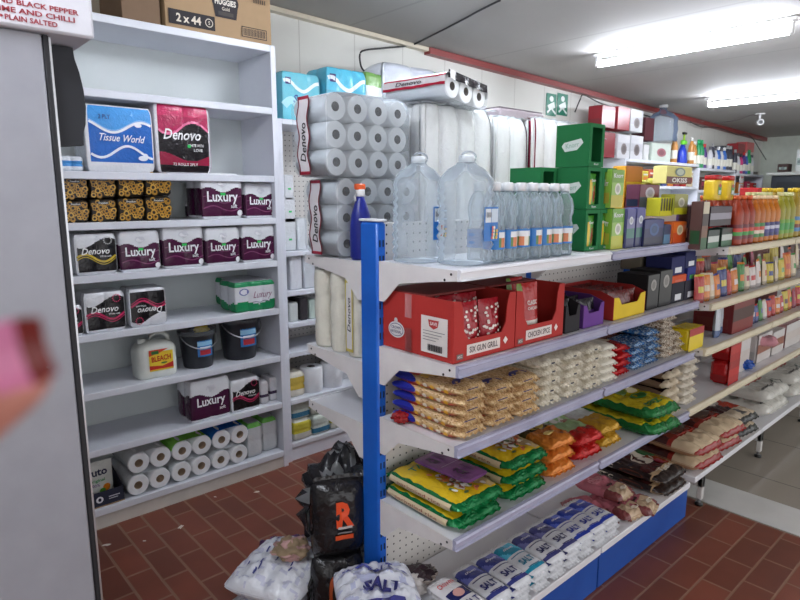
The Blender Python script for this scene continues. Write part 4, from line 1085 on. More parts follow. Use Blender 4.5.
# --- shelf B: red cartons
RC = (178, 44, 38)
def spice_carton(label, w, word, logo, fill):
    t = thing('spice_carton', label, 'carton')
    d, h, th = .31, .183, .004
    b = B(); b.box(-w/2, -d/2, 0, -w/2+th, d/2, h, RC, 'carton'); b.box(w/2-th, -d/2, 0, w/2, d/2, h, RC, 'carton')
    b.box(-w/2+th, d/2-th, 0, w/2-th, d/2, h, RC, 'carton'); b.box(-w/2+th, -d/2+th, 0, w/2-th, d/2-th, th, RC, 'carton')
    c = w*.34
    pts = [(-w/2+th, 0), (w/2-th, 0), (w/2-th, h), (w/2-.03, h), (w/2-.04, h*.82), (w/2-.045, h*.5), (w/2-.065, h*.34), (-w/2+.065, h*.34), (-w/2+.045, h*.5), (-w/2+.04, h*.82), (-w/2+.03, h*.98), (-w/2+th, h)]
    b.prism(pts, 1, -d/2, -d/2+th, RC, 'carton')
    b.build('carton', t)
    b = B(); A = Art(b, front(-d/2), 'gloss', .001)
    A.rect(-w*.3, h*.08, w*.24, h*.26, (226, 214, 208)); A.text(word, -w*.03, h*.17, h*.1, (60, 30, 34), w=w*.46, bold=.02)
    A.poly([(w*.33, h*.12), (w*.37, h*.19), (w*.33, h*.26), (w*.29, h*.19)], (236, 220, 214)); A.rect(-w*.46, h*.05, -w*.36, h*.14, (110, 90, 84)); A.text('MSG', -w*.41, h*.095, h*.05, (220, 214, 206), w=w*.07)
    if logo:
        A2 = Art(b, side(-w/2), 'gloss', .001)
        A2.ell(-.09, .062, .038, .026, (232, 230, 230)); A2.ell(-.09, .062, .033, .021, (60, 70, 110)); A2.ell(-.09, .062, .031, .019, (232, 230, 230))
        A2.text('CROWN', -.09, .069, .009, (60, 70, 110), w=.044, bold=.02); A2.text('NATIONAL', -.09, .056, .009, (60, 70, 110), w=.05, bold=.02); A2.ell(-.09, .092, .008, .009, (220, 216, 214))
        A2.rect(.025, .016, .135, .128, (228, 222, 216)); A2.poly([(.055, .118), (.1, .118), (.095, .098), (.078, .09), (.06, .098)], (180, 50, 50)); A2.text('SAVE', .078, .107, .01, (236, 226, 220), w=.03, bold=.03)
        for k in range(4): A2.rect(.035, .082-k*.009, .125-.012*k, .084-k*.009, (120, 116, 116))
        for k in range(18): A2.rect(.055+.0034*k, .024, .0566+.0034*k+.0006*(k % 3), .044, (40, 36, 40))
        A2.rect(-.045, .0, -.015, h*.42, (206, 150, 150), kind='film'); A2.rect(-.045, h*.6, -.015, h, (206, 150, 150), kind='film')
    b.build('carton_print', t)
    b = B(); 
    p = [b.v((-w/2+.006, -d/2+.01, h)), b.v((w/2-.012, -d/2+.05, h+.012)), b.v((w/2-.02, d/2-.01, h+.03)), b.v((-w/2+.004, d/2-.01, h+.004))]
    b.prism([(-d/2+.12, h-.004), (d/2-.004, h-.004), (d/2-.004, h+.004), (-d/2+.12, h+.002)], 0, -w/2+.005, w/2-.005, (120, 40, 36), 'carton'); b.V = b.V[4:]; b.F = [[i-4 for i in f] for f in b.F]
    o = b.build('lid_flap', t); return t
def packet_kind(name, cat, w, h, cf, d=.03, art=None, kind='wrap', nv=20):
    "upright filled packet with crimped top"
    def mk():
        t = thing(name, '', cat); b = B(); rr = random.Random(3)
        def fn(s): return lambda u, v: ((u-.5)*w*(1-.06*math.sin(PI*v)), s*d/2*(math.sin(PI*u)**.55)*max(0, (1-v**3))**.7*(1 if v > .0 else .8)+.002*math.sin(u*25)*v, h*v)
        b.grid(fn(-1), 16, nv, cf, kind); b.grid(fn(1), 8, 10, lambda u, v: cf(u, v), kind)
        b.build('packet', t)
        if art:
            b = B(); art(Art(b, lambda x, z, hh: (x, -d/2*(math.sin(PI*(x/w+.5))**.55)*max(0, 1-(z/h)**3)**.7-hh-.001, z), 'gloss', .001), w, h); b.build('packet_print', t)
        return t
    return Kind(mk)
DOT = packet_kind('spice_packet', 'spice packet', .092, .16, lambda u, v: (166, 26, 40), .04, lambda A, w, h: [A.ell(random.Random(k).uniform(-w*.4, w*.4), random.Random(k+50).uniform(.01, h*.9), .0055, .0042, (230, 214, 206), 8) for k in range(34)])
zB = 1.0705
c1 = spice_carton('red spice carton with white oval crest, lettered SIX GUN GRILL', .284, 'SIX GUN GRILL', True, None); c1.location = (1.374, 1.142+.155, zB)
c2 = spice_carton('red spice carton with window lettered CHICKEN SPICE', .268, 'CHICKEN SPICE', False, None); c2.location = (1.655, 1.142+.155, zB)
for k in range(2):
    DOT.put((1.335+.096*k, 1.175, zB+.006), 'red dotted packet at the front of the SIX GUN GRILL carton, %s' % ('left one', 'right one')[k], 'red dotted spice packets', .05-.1*k, rx=-.06)
    DOT.put((1.33+.094*k, 1.26, zB+.006), 'red dotted packet, second row of the SIX GUN GRILL carton, %s' % ('left one', 'right one')[k], 'red dotted spice packets', .05-.1*k, rx=-.06, sc=1.05)
for k in range(2):
    DOT.put((1.33+.094*k, 1.34, zB+.006), 'red dotted packet at the back of the SIX GUN GRILL carton, %s' % ('left one', 'right one')[k], 'red dotted spice packets', -.1+.2*k, rx=-.06, sc=1.1)
CHP = packet_kind('spice_packet', 'spice packet', .105, .19, lambda u, v: (110, 140, 50) if u < .16 else ((176, 44, 44) if v > .35 else (206, 196, 186)), .04, lambda A, w, h: (A.text('CLASSIC', .008, h*.66, .014, (236, 226, 220), w=.05, bold=.02), A.text('CHICKEN', .008, h*.56, .01, (236, 226, 220), w=.05), A.ell(.005, h*.22, .022, .018, (226, 220, 210))))
CHP.put((1.625, 1.172, zB+.006), 'tall spice packet with green edge and red middle in the CHICKEN SPICE carton', None, -.06, rx=-.05)
CHP.put((1.7, 1.28, zB+.006), 'second green-edged spice packet at the back of the CHICKEN SPICE carton', None, .1, rx=-.05)
# trays of packets further along
def tray(name, label, u0, u1, vb, vt, col, inner, nin, word=None, Y=1.145, d=.26, cut=True, lipcol=None, z=zB, packetname='snack_packet', pcat='packet', pdesc='packet', grp=None):
    x0, x1, h = span(u0, u1, vb, vt, Y); w = x1-x0; th = .003
    t = thing(name, label, 'tray', ((x0+x1)/2, Y+d/2, z))
    b = B(); hb = h
    for s in (-1, 1):
        xs = sorted((s*w/2, s*(w/2-th)))
        b.prism([(-d/2, 0), (d/2, 0), (d/2, hb), (-d/2+.06, hb), (-d/2, h*.8)], 0, xs[0], xs[1], col, 'carton')
    b.box(-w/2+th, d/2-th, 0, w/2-th, d/2, hb, col, 'carton'); b.box(-w/2+th, -d/2+th, 0, w/2-th, d/2-th, th, col, 'carton')
    b.prism([(-w/2+th, 0), (w/2-th, 0), (w/2-th, h*.8), (w/2-w*.15, h*.78), (w/2-w*.25, h*.5), (-w/2+w*.25, h*.5), (-w/2+w*.15, h*.78), (-w/2+th, h*.8)], 1, -d/2, -d/2+th, lipcol or col, 'carton')
    if word: A = Art(b, front(-d/2), 'gloss', .001); A.text(word[0], 0, h*.28, h*.16, word[1], w=w*.6, bold=.02); 
    b.build('tray', t)
    K = packet_kind(packetname, pcat, w*.8, h*.92, inner, .03)
    n = nin
    for k in range(n):
        K.put((t.location.x+RN.uniform(-.004, .004), Y+.03+k*(d-.07)/max(1, n-1), z+th), '%s, %s in the tray' % (pdesc, ('foremost', 'second', 'third', 'fourth', 'fifth')[k]), grp or pdesc+'s', RN.uniform(-.06, .06), rx=-.1)
    return t
tray('display_tray', 'black tray with orange food picture beside the CHICKEN SPICE carton', 565, 579, 330, 297, (32, 30, 34), lambda u, v: (26, 26, 30) if v > .5 else ((190, 110, 50) if abs(u-.5) < .3 and v > .25 else (30, 30, 30)), 4, pdesc='black spice packet with orange picture')
tray('display_tray', 'bright purple low tray between the black tray and the red one', 583, 603, 325, 297, (86, 44, 120), lambda u, v: (36, 34, 40) if v > .55 else (84, 44, 116), 4, pdesc='black and purple packet in the purple tray', lipcol=(104, 54, 140))
tray('display_tray', 'red tray whose front is bright yellow', 613, 644, 317, 290, (160, 34, 30), lambda u, v: (96, 34, 34) if v > .4 else (150, 40, 30), 5, None, pdesc='yellow topped packet in the yellow-fronted tray', lipcol=(222, 190, 40), Y=1.145)
for k, (u0, u1, vb, vt) in enumerate(((646, 657, 308, 274), (658, 670, 305, 270))):
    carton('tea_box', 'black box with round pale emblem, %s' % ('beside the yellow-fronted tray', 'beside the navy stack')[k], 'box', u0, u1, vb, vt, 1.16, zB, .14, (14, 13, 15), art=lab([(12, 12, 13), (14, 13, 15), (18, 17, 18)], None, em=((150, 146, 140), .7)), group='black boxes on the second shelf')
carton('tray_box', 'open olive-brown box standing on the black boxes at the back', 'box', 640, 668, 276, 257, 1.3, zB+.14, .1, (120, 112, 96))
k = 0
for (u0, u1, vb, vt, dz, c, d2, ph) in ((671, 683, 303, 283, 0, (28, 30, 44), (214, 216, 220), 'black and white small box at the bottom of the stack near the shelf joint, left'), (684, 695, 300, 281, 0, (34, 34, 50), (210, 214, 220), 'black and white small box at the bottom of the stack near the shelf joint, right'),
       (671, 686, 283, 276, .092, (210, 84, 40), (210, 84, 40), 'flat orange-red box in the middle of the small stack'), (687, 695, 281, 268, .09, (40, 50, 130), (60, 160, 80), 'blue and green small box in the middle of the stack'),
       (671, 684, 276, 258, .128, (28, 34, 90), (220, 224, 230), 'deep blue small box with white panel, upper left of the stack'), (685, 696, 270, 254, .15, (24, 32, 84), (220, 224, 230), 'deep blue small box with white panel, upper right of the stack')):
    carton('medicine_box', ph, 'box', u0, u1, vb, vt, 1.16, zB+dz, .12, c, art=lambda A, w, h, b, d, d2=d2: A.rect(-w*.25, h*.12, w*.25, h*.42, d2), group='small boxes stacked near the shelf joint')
cloth((40, 150, 80), (at(682, 256, Y=1.22).x, 1.25, zB+.235), 12, .022, 'crumpled_packet', 'small green packet lying on the deep blue boxes', 'packet', .6, 'wrap')

# ============================================================ SECOND GONDOLA
zA2, zB2, zC2, zD2, zE2 = 1.3195, 1.0535, .8335, .5235, .197
def jar():
    t = thing('spice_jar', '', 'jar'); b = B()
    b.lathe([(.05, 0, (214, 180, 40)), (.052, .01, (214, 180, 40)), (.052, .1, (220, 190, 50)), (.049, .112, (220, 190, 50))], 24, 'gloss', sq=1.6); b.build('jar', t)
    b = B(); b.lathe([(.053, .112, (176, 26, 28)), (.053, .135, (176, 26, 28)), (.05, .138, (176, 26, 28))], 24, 'gloss', sq=1.6); b.build('lid', t)
    b = B(); A = Art(b, front(-.0525), 'gloss', .001); A.rect(-.028, .03, .03, .085, (60, 150, 70)); A.rect(-.02, .035, .022, .055, (220, 220, 220)); A.ell(0, .08, .02, .01, (190, 40, 36)); b.build('label', t); return t
JR = Kind(jar)
carton('snack_box', 'dark box with white figures under the red-lidded jars', 'box', 708, 730, 227, 208, 1.06, zA2+.098, .14, (60, 44, 56), art=lab([(50, 34, 44), (150, 146, 160), (60, 44, 60)]))
for k, (u0, u1) in enumerate(((706, 718), (719.5, 731))):
    carton('snack_box', 'dark green and white box on the cream-edged top shelf, %s' % ('beside the brown packets', 'beside the first oil bottle')[k], 'box', u0, u1, 246, 228, 1.06, zA2, .14, (36, 60, 50), art=lab([(60, 110, 80), (200, 206, 200), (36, 50, 46)]), group='dark green boxes')
for k, u in enumerate((713, 726)):
    p = at(u, 207, Y=1.12); JR.put((p.x, 1.13, zA2+.21), 'square yellow jar with red lid, %s' % ('left of two', 'right of two')[k], 'red-lidded jars', sc=(.62, .62, .82))
carton('snack_packet', 'brown and cream packet at the joint of the two shelving units', 'packet', 699, 706, 244, 196, 1.06, zA2, .05, (86, 56, 52), art=lab([(40, 90, 50), (120, 80, 60), (60, 40, 40), (206, 196, 170)]))
def oil(cb, cc, lc, h=.25, rot=0):
    def mk():
        t = thing('oil_bottle', '', 'bottle'); b = B(); r = .034
        b.lathe([(r*.93, 0, cb), (r, .01, cb), (r, h*.3, cb), (r*.9, h*.4, cb), (r, h*.5, cb), (r*.98, h*.66, cb), (r*.6, h*.8, cb), (r*.38, h*.88, cb), (r*.38, h*.92, cb)], 18, 'gloss'); b.build('body', t)
        b = B(); b.lathe([(r*.45, h*.92, cc), (r*.45, h*.995, cc), (r*.4, h, cc)], 14, 'gloss'); b.build('cap', t)
        b = B(); b.grid(lambda u, v: (r*1.02*math.cos(2*PI*u), r*1.02*math.sin(2*PI*u), h*(.12+.3*v)), 18, 4, lambda u, v: lc[int(v*4) % len(lc)], 'gloss'); b.build('label', t)
        return t
    return Kind(mk)
O1 = oil((150, 48, 14), (206, 96, 50), [(110, 26, 34), (60, 150, 60), (200, 60, 40)])
O2 = oil((176, 96, 16), (220, 190, 150), [(60, 130, 60), (230, 210, 190), (200, 60, 40)])
O3 = oil((190, 112, 20), (224, 200, 160), [(44, 46, 110), (60, 60, 130), (200, 200, 220)])
O4 = oil((150, 146, 36), (206, 206, 150), [(110, 160, 40), (60, 150, 60), (60, 150, 60)])
O5 = oil((160, 134, 36), (216, 180, 36), [(70, 130, 180), (120, 50, 30), (200, 160, 40)], .275)
go = 'juice and oil bottles on the cream-edged top shelf'
us = [732, 738, 743.5, 749, 754, 759, 764, 769, 774, 779, 784, 789, 794, 799, 804]
kinds = [O1, O1, O1, O2, O2, O3, O3, O3, O4, O4, O4, O5, O5, O5, O5]
desc = ['dark orange bottle']*3+['amber bottle with green label']*2+['orange bottle with navy label']*3+['yellow-green bottle with red cap']*3+['tall golden bottle with yellow cap']*4
for k, u in enumerate(us):
    p = at(u, 244, Y=1.07)
    for r, y in enumerate((1.065, 1.15, 1.235)):
        if r == 1 and k % 2 == 0 and k > 9: continue
        kinds[k].put((p.x+.02*r, y, zA2), '%s, %s along the row from the red-lidded jars, %s line' % (desc[k], (ORD+['thirteenth', 'fourteenth', 'fifteenth'])[k], ('front', 'second', 'third')[r]), go, sc=(1, 1, .93 if k < 8 else 1))
carton('snack_box', 'red flat-topped box behind the orange bottles', 'box', 755, 768, 215, 196, 1.32, zA2+.16, .1, (196, 40, 44))
b = B(); b.box(0, 0, 0, .14, .1, .158, (150, 120, 90), 'carton', .002); tag_ = b.build('storage_box', None, (at(755, 215, Y=1.32).x, 1.32, zA2)); tag_['label'] = 'brown carton under the red flat-topped box behind the bottles'; tag_['category'] = 'box'

PAL = [((176, 40, 36), 'red'), ((206, 120, 40), 'orange'), ((60, 130, 50), 'green'), ((200, 180, 60), 'yellow'), ((90, 50, 44), 'brown'), ((206, 190, 160), 'cream'), ((150, 40, 70), 'maroon'), ((50, 60, 120), 'navy'), ((190, 90, 60), 'terracotta'), ((120, 160, 90), 'pale green'), ((210, 200, 196), 'white')]
PK = {}
def small_packet(c, n2, w, h):
    key = (c, n2, w, h)
    if key not in PK:
        a, b_ = PAL[c][0], PAL[n2][0]
        PK[key] = packet_kind('food_packet', 'packet', w, h, lambda u, v: b_ if (.35 < v < .6 and abs(u-.5) < .34) or v > .9 else (tuple(int(x*.75) for x in a) if v < .12 else a), .035, nv=14)
    return PK[key]
rp = random.Random(21)
def packet_row(u0, u1, n, v0, v1, h, w, Y, z, where, group, cols):
    used = {}
    for k in range(n):
        u = u0+(u1-u0)*k/max(1, n-1); v = v0+(v1-v0)*k/max(1, n-1)
        c = cols[k % len(cols)]; n2 = (c+3+k) % len(PAL)
        if n2 == c: n2 = (c+1) % len(PAL)
        x = at(u, v, Y=Y).x
        small_packet(c, n2, w, h).put((x, Y+.02, z), '%s packet, %s patch, %s %s' % (PAL[c][1], PAL[n2][1], (ORD+['thirteenth', 'fourteenth', 'fifteenth', 'sixteenth', 'seventeenth', 'eighteenth', 'nineteenth', 'twentieth'])[k], where), group, rp.uniform(-.3, .3), rx=-.08, ry=rp.uniform(-.06, .06), sc=(rp.uniform(.8, 1.05), 1, rp.uniform(.8, 1.12)))
packet_row(703, 797, 17, 302, 268, .14, .078, 1.11, zB2, 'from shelf joint, front row under oil bottles', 'upright food packets in the front row', [0, 1, 5, 1, 7, 0, 1, 2, 5, 10, 10, 5, 3, 5, 3, 1, 5])
packet_row(703, 800, 14, 295, 262, .18, .085, 1.22, zB2, 'from shelf joint, back row under oil bottles', 'upright food packets in the back row', [0, 4, 1, 1, 2, 7, 2, 6, 9, 3, 3, 10, 4, 5])
# hanging rack packs above the packets
for k, (u0, u1, c, n_) in enumerate(((733, 742, (190, 196, 210), 'pale grey-blue'), (750, 764, (140, 50, 40), 'brick red'), (766, 772, (226, 214, 190), 'cream'), (776, 784, (44, 30, 40), 'black'), (786, 800, (90, 36, 40), 'dark maroon'))):
    carton('packet_box', '%s upright box behind the food packets under the oil bottles' % n_, 'box', u0, u1, 285, 252, 1.36, zB2, .06, c, art=lab([c, tuple(int(x*.85) for x in c), c]))
# third shelf
SIL = packet_kind('washing_powder_bag', 'bag', .13, .25, lambda u, v: (226, 200, 40) if v > .86 else ((190, 196, 204) if v > .2 else (90, 110, 150)), .05)
p = at(719, 345, Y=1.14)
SIL.put((p.x, 1.16, zC2), 'silver bag with yellow corners, left of two leaning together', 'silver bags with yellow tops', .2, sc=.72); SIL.put((p.x+.13, 1.17, zC2), 'silver bag with yellow corners, right of two leaning together', 'silver bags with yellow tops', -.25, sc=.72)
carton('snack_carton', 'dark red open carton between the silver bags and the blue packets', 'carton', 731, 751, 337, 303, 1.12, zC2, .2, (110, 28, 30), art=lab([(130, 40, 36), (70, 30, 26), (120, 30, 30)]))
packet_row(754, 800, 12, 330, 308, .13, .075, 1.13, zC2, 'past the dark red carton', 'packets past the dark red carton', [7, 7, 2, 10, 0, 0, 1, 0, 3, 1, 6, 0])
carton('snack_carton', 'yellow-topped flat carton lying behind the blue packets', 'carton', 748, 790, 310, 301, 1.3, zC2+.12, .1, (206, 180, 40))
b = B(); b.box(0, 0, 0, .5, .12, .118, (96, 40, 40), 'carton', .002); tg = b.build('storage_box', None, (at(748, 315, Y=1.3).x, 1.29, zC2)); tg['label'] = 'long maroon box under the yellow-topped carton'; tg['category'] = 'box'
YB = bag_kind('snack_bag', 'snack bag', .16, .2, .09, lambda u, v, tp: (226, 206, 40) if v < .1 else (170, 30, 34), None, wr=.008)
# fourth shelf D2
BRB = bag_kind('grain_bag', 'bag of grain', .17, .36, .04, lambda u, v, tp: (214, 206, 190) if v < -.62 else ((34, 30, 34) if v < -.5 else ((120, 60, 44) if abs(u) < .6 else (60, 34, 34))), lambda A, g, b: (A.ell(0, 0, .05, .035, (206, 196, 180)), A.ell(.02, .02, .02, .015, (110, 60, 40))), wr=.006)
carton('snack_bag', 'bright yellow pack with red top at the joint of the third shelves', 'snack bag', 688, 702, 349, 328, 1.12, zC2, .09, (222, 196, 30), art=lab([(226, 200, 36), (226, 200, 36), (170, 30, 34)]), kind='wrap', bev=.01)
stack(BRB, 3.0, 1.35, zD2, 6, .039, 'brown and white bag in the pile before the red cartons', 'brown bags on the fourth cream-edged shelf', jit=.008)
for j in range(2):
    x0, x1, h = span(727, 738, 377, 356, 1.15); 
    carton('red_carton', 'bright red carton with rounded top, %s of two stacked' % ('lower', 'upper')[j], 'carton', 728, 738, 377, 355, 1.15, zD2+j*.128, .1, (184, 32, 34), art=lab([(176, 26, 30), (190, 40, 40), (160, 26, 30)], None), group='bright red cartons', bev=.02, kind='wrap')
WBX = [(739, 748, 366, 336, (206, 206, 200), 'white pack with green and red marks beside the red cartons'), (757, 770, 353, 327, (206, 198, 194), 'white pack with brown picture on the fourth cream shelf'), (772, 783, 345, 323, (214, 206, 200), 'white and brown pack past the pink bag'), (785, 800, 340, 318, (196, 150, 150), 'rosy white pack at the picture edge')]
for u0, u1, vb, vt, c, ph in WBX:
    carton('flour_bag', ph, 'bag', u0, u1, vb, vt, 1.2, zD2, .14, c, art=lab([(206, 200, 196), (150, 90, 70) if 'brown' in ph else (206, 196, 190), (210, 206, 204)]), kind='wrap', bev=.012)
p = at(752, 364, Y=1.17); cloth((24, 80, 170), (p.x, 1.22, zD2), 15, .06, 'plastic_packet', 'crumpled bright blue packet lying below the pink bag', 'packet', .5, 'wrap')
PKB = bag_kind('plastic_bag', 'bag', .26, .17, .07, lambda u, v, tp: (214, 90, 110) if u > .2 else (214, 150, 160), None, wr=.012)
PKB.put((at(765, 352, Y=1.2).x, 1.24, zD2+.09), 'pink plastic bag slumped over the white packs', None, .5, ry=.12)
# low deck: big rice bags
def brice_cf(u, v, tp):
    if not tp: return (170, 130, 96)
    if v < -.95: return (150, 34, 34)
    if v < -.45: return (212, 190, 158)
    if v < -.36: return (150, 44, 34)
    return (110, 44, 30) if abs(u) < .8 else (70, 30, 28)
BRC = bag_kind('rice_bag', 'bag of rice', .29, .47, .08, brice_cf, lambda A, g, b: (A.ell(0, -.02, .095, .055, (70, 40, 26)), A.ell(0, -.02, .085, .048, (160, 110, 60)), A.ell(.02, -.01, .05, .03, (180, 130, 76)), A.rect(-.08, -.1, .08, -.092, (196, 60, 40), 5)), wr=.01)
gb2 = 'brown and tan rice bags on the footed deck'
for k, (x, n, ph) in enumerate(((3.06, 2, 'brown rice bag with tan front, over the white step'), (3.38, 2, 'brown rice bag with tan front, over the grey floor tiles'))):
    stack(BRC, x, 1.3, zE2, n, .078, ph, gb2, rz=-.08, jit=.012)
DRC = bag_kind('rice_bag', 'bag of rice', .26, .46, .07, lambda u, v, tp: ((206, 190, 166) if v < -.55 else ((190, 60, 34) if v < -.0 and u > 0 else (66, 34, 34))) if v > -.93 else (60, 60, 60), lambda A, g, b: (A.ell(-.02, .0, .07, .05, (196, 190, 180)), A.poly([(-.03, -.2), (.06, -.2), (.03, -.12), (-.01, -.1)], (60, 60, 66))), wr=.01)
stack(DRC, 3.67, 1.31, zE2, 2, .068, 'dark rice bag with pale cloud shape, beside the white sacks', gb2, rz=-.1)
MZ = bag_kind('maize_sack', 'sack', .42, .46, .09, lambda u, v, tp: (206, 204, 196) if not (tp and -.35 < v < -.12 and abs(u) < .7) else (190, 120, 110), lambda A, g, b: (A.text('Super Maize Meal', -.06, -.17, .022, (60, 60, 66), w=.2, bold=.02), A.ell(.13, -.16, .05, .035, (60, 80, 70)), A.rect(-.14, .06, .1, .1, (176, 100, 96), 6, 2)), wr=.012)
for k, x in enumerate((4.2, 4.72, 5.2)):
    for j in range(2):
        MZ.put((x, 1.32, zE2+j*.088), 'wide white maize sack, %s of the pile %s' % (('lower', 'upper')[j], ('next to the dark rice bag', 'over the second pair of feet', 'farthest along the low deck')[k]), 'white maize sacks', RN.uniform(-.06, .06))
# ============================================================ BEHIND THE GONDOLA: BULK TISSUE PACKS
def bulk_pack(nxr, nzr, r, depth, strip=True, hole=.02):
    "clear-wrapped block of rolls lying with their ends to the front; a printed strip down the -x side"
    def mk():
        t = thing('bulk_toilet_roll_pack', '', 'toilet rolls')
        rr = random.Random(9)
        for i in range(nxr):
            for j in range(nzr):
                b = B(); x = (i-(nxr-1)/2)*2*r; z = r+.002+j*2*r*.96
                roll_mesh(b, r*.97, depth-.02, r*.34, c=(x+rr.uniform(-.002, .002), 0, z), n=20, inner=(50, 48, 48), hole_shade=(40, 38, 38)); b.build('toilet_roll', t)  # tube lining darkened as well, shade of the holes in its colour
        b = B(); W, H = nxr*2*r, nzr*2*r*.96+.006
        def fn(u, v):
            a = 2*PI*u; ca, sa = math.cos(a), math.sin(a); e = (abs(ca)**8+abs(sa)**8)**(-1/8)
            zz = H/2+H/2*sa*e; x = ca*e*(W/2+.001)
            if abs(ca*e) > .97: x += (.004 if ca > 0 else -.004)*abs(math.sin(PI*zz/(H/nzr)))-(.002 if ca > 0 else -.002)
            return (x+.002*noise.noise(Vector((x*30, v*4, zz*30))), -depth/2+depth*v, zz+.002*noise.noise(Vector((v*9, x*20, zz*20))))
        b.grid(fn, 72, 10, lambda u, v: (214, 218, 222), 'film')
        b.grid(lambda u, v: (-W/2+W*u, -depth/2-.003+.003*noise.noise(Vector((u*9, v*9, 1))), H*v), 24, 20, lambda u, v: (214, 218, 222), 'film')
        b.build('film_wrapper', t)
        if strip:
            b = B()
            P = lambda q, s, h: (-W/2-.006-h-.003*abs(math.sin(PI*s*H/(H/nzr)/1)), -depth*.0-q, s*H)
            A = Art(b, P, 'gloss', .001)
            c0 = -.02
            wv = lambda z: .008*math.sin(z*16)
            n = 24
            for k in range(n):
                z0, z1 = .03+.94*k/n, .03+.94*(k+1)/n
                b.f([b.v(P(c0-.027+wv(z0), z0, .001)), b.v(P(c0+.027+wv(z0), z0, .001)), b.v(P(c0+.027+wv(z1), z1, .001)), b.v(P(c0-.027+wv(z1), z1, .001))], (226, 222, 224) if .06 < z0 < .9 else (170, 30, 60), 'gloss')
            for s_ in (-.03, .03): A.band([(c0+s_+wv(.03+.94*k/n), .03+.94*k/n) for k in range(n+1)], .007, (120, 20, 40))
            vs, fs, tw, th = glyphs('Denovo', .015, .2)
            ids = [b.v(P(c0-y*.045+wv(.4), .42+x*.13/H*H*.09/.12/ H*.9/2.2, .003)) for x, y in vs]
            for f_ in fs: b.f([ids[q] for q in f_], (24, 20, 24), 'matte')
            b.build('printed_strip', t)
        return t
    return Kind(mk)
zR = 1.3365
BP = bulk_pack(4, 3, .0465, .2)
BP.put((1.395, 1.762, zR), 'clear-wrapped block of toilet rolls with printed side strip, lower one behind the spray bottle', 'clear-wrapped blocks of toilet rolls')
BP.put((1.352, 1.762, zR+.275), 'clear-wrapped block of toilet rolls with printed side strip, stacked on its twin', 'clear-wrapped blocks of toilet rolls', rz=.02)
def tall_block(w, d, h, nx, ny, label, x, y, z, side_pink=False, strip=False, rz=0):
    t = thing('bulk_towel_pack', label, 'towel rolls', (x, y, z), rz)
    def cf(s, u, v):
        if side_pink and s == 'f' and (u > .9): return (206, 120, 150) if u < .96 else (70, 30, 50)
        if strip and s in 'f' and u < .09: return (226, 222, 224) if .02 < u < .07 else (110, 20, 46)
        return (220, 222, 222)
    P = Pack(w, d, h, nx, ny, cf, dip=.034, nv=26, seg=16, rnd=.02); P.b.build('towel_rolls', t)
    b = B()
    def fn(u, v): return (-w/2-.006+(w+.012)*u, -d/2-.006+.006*noise.noise(Vector((u*12, v*9, x))), -.0+h*1.0*v)
    b.grid(lambda u, v: (-w/2-.004+(w+.008)*u, -d/2+d*v, h+.003+.006*noise.noise(Vector((u*12, v*9, x)))), 30, 12, lambda u, v: (222, 226, 230), 'film'); b.build('film_wrapper', t)
    return t
tall_block(.42, .2, .56, 4, 2, 'big film-wrapped block of upright white towel rolls behind the water jugs', 1.835, 1.775, zR)
tall_block(.24, .2, .545, 2, 2, 'film-wrapped white roll block with pink edge behind the small water bottles', 2.175, 1.775, zR, side_pink=True)
tall_block(.36, .2, .56, 3, 2, 'film-wrapped white roll block with thin dark red strip, behind the green soup boxes', 2.49, 1.775, zR, strip=True)
tall_block(.22, .22, .5, 2, 2, 'pale rounded film-wrapped pack at the far end behind the green soup boxes', 2.82, 1.77, zR)
# the pack slumped on top
t = thing('bulk_toilet_roll_pack', 'toilet roll pack with dark strip slumped on top of the tall white packs', 'toilet rolls', (1.78, 1.775, zR+.562), 0)
t.rotation_euler = (.0, .1, .12)
for i in range(3):
    for j in range(1):
        b = B(); roll_mesh(b, .044, .3, .016, c=((i-1)*.09, 0, .046), n=22, inner=(90, 84, 80), hole_shade=(40, 38, 38)); b.build('toilet_roll', t)
b = B()
def fn(u, v):
    a = 2*PI*u; ca, sa = math.cos(a), math.sin(a); e = (abs(ca)**5+abs(sa)**5)**(-1/5)
    return (ca*e*.143, -.155+.31*v, .047+.049*sa*e+.003*noise.noise(Vector((a*2, v*9, 2))))
b.grid(fn, 60, 14, lambda u, v: ('wrap', (176, 36, 60)) if (.4 < u < .42 or .49 < u < .51) else (('wrap', (228, 222, 224)) if .4 < u < .5 else (('wrap', (222, 224, 226)) if u < .5 else (220, 222, 226))), 'film')
b.build('film_wrapper', t)
b = B(); b.grid(lambda u, v: (-.13+.26*u, -.158-.004*math.sin(u*20)*(1-v)-.0, .068+.03*v), 24, 4, lambda u, v: (30, 26, 32) if u > .2 or not (.05 < u < .15) else (220, 220, 220), 'wrap')
A = Art(b, lambda x, y, h: (-.147-h-.0, -x, .062+y)); A.text('Denovo', -.02, .0, .016, (40, 30, 36), w=.13, shear=.2)
b.build('printed_strip', t)
t = carton('tissue_tray', 'flat greyish tray of rolls lying on top of the pink-edged pack', 'toilet rolls', 500, 545, 106, 95, 1.72, zR+.547, .16, (160, 150, 156), kind='wrap', bev=.01)

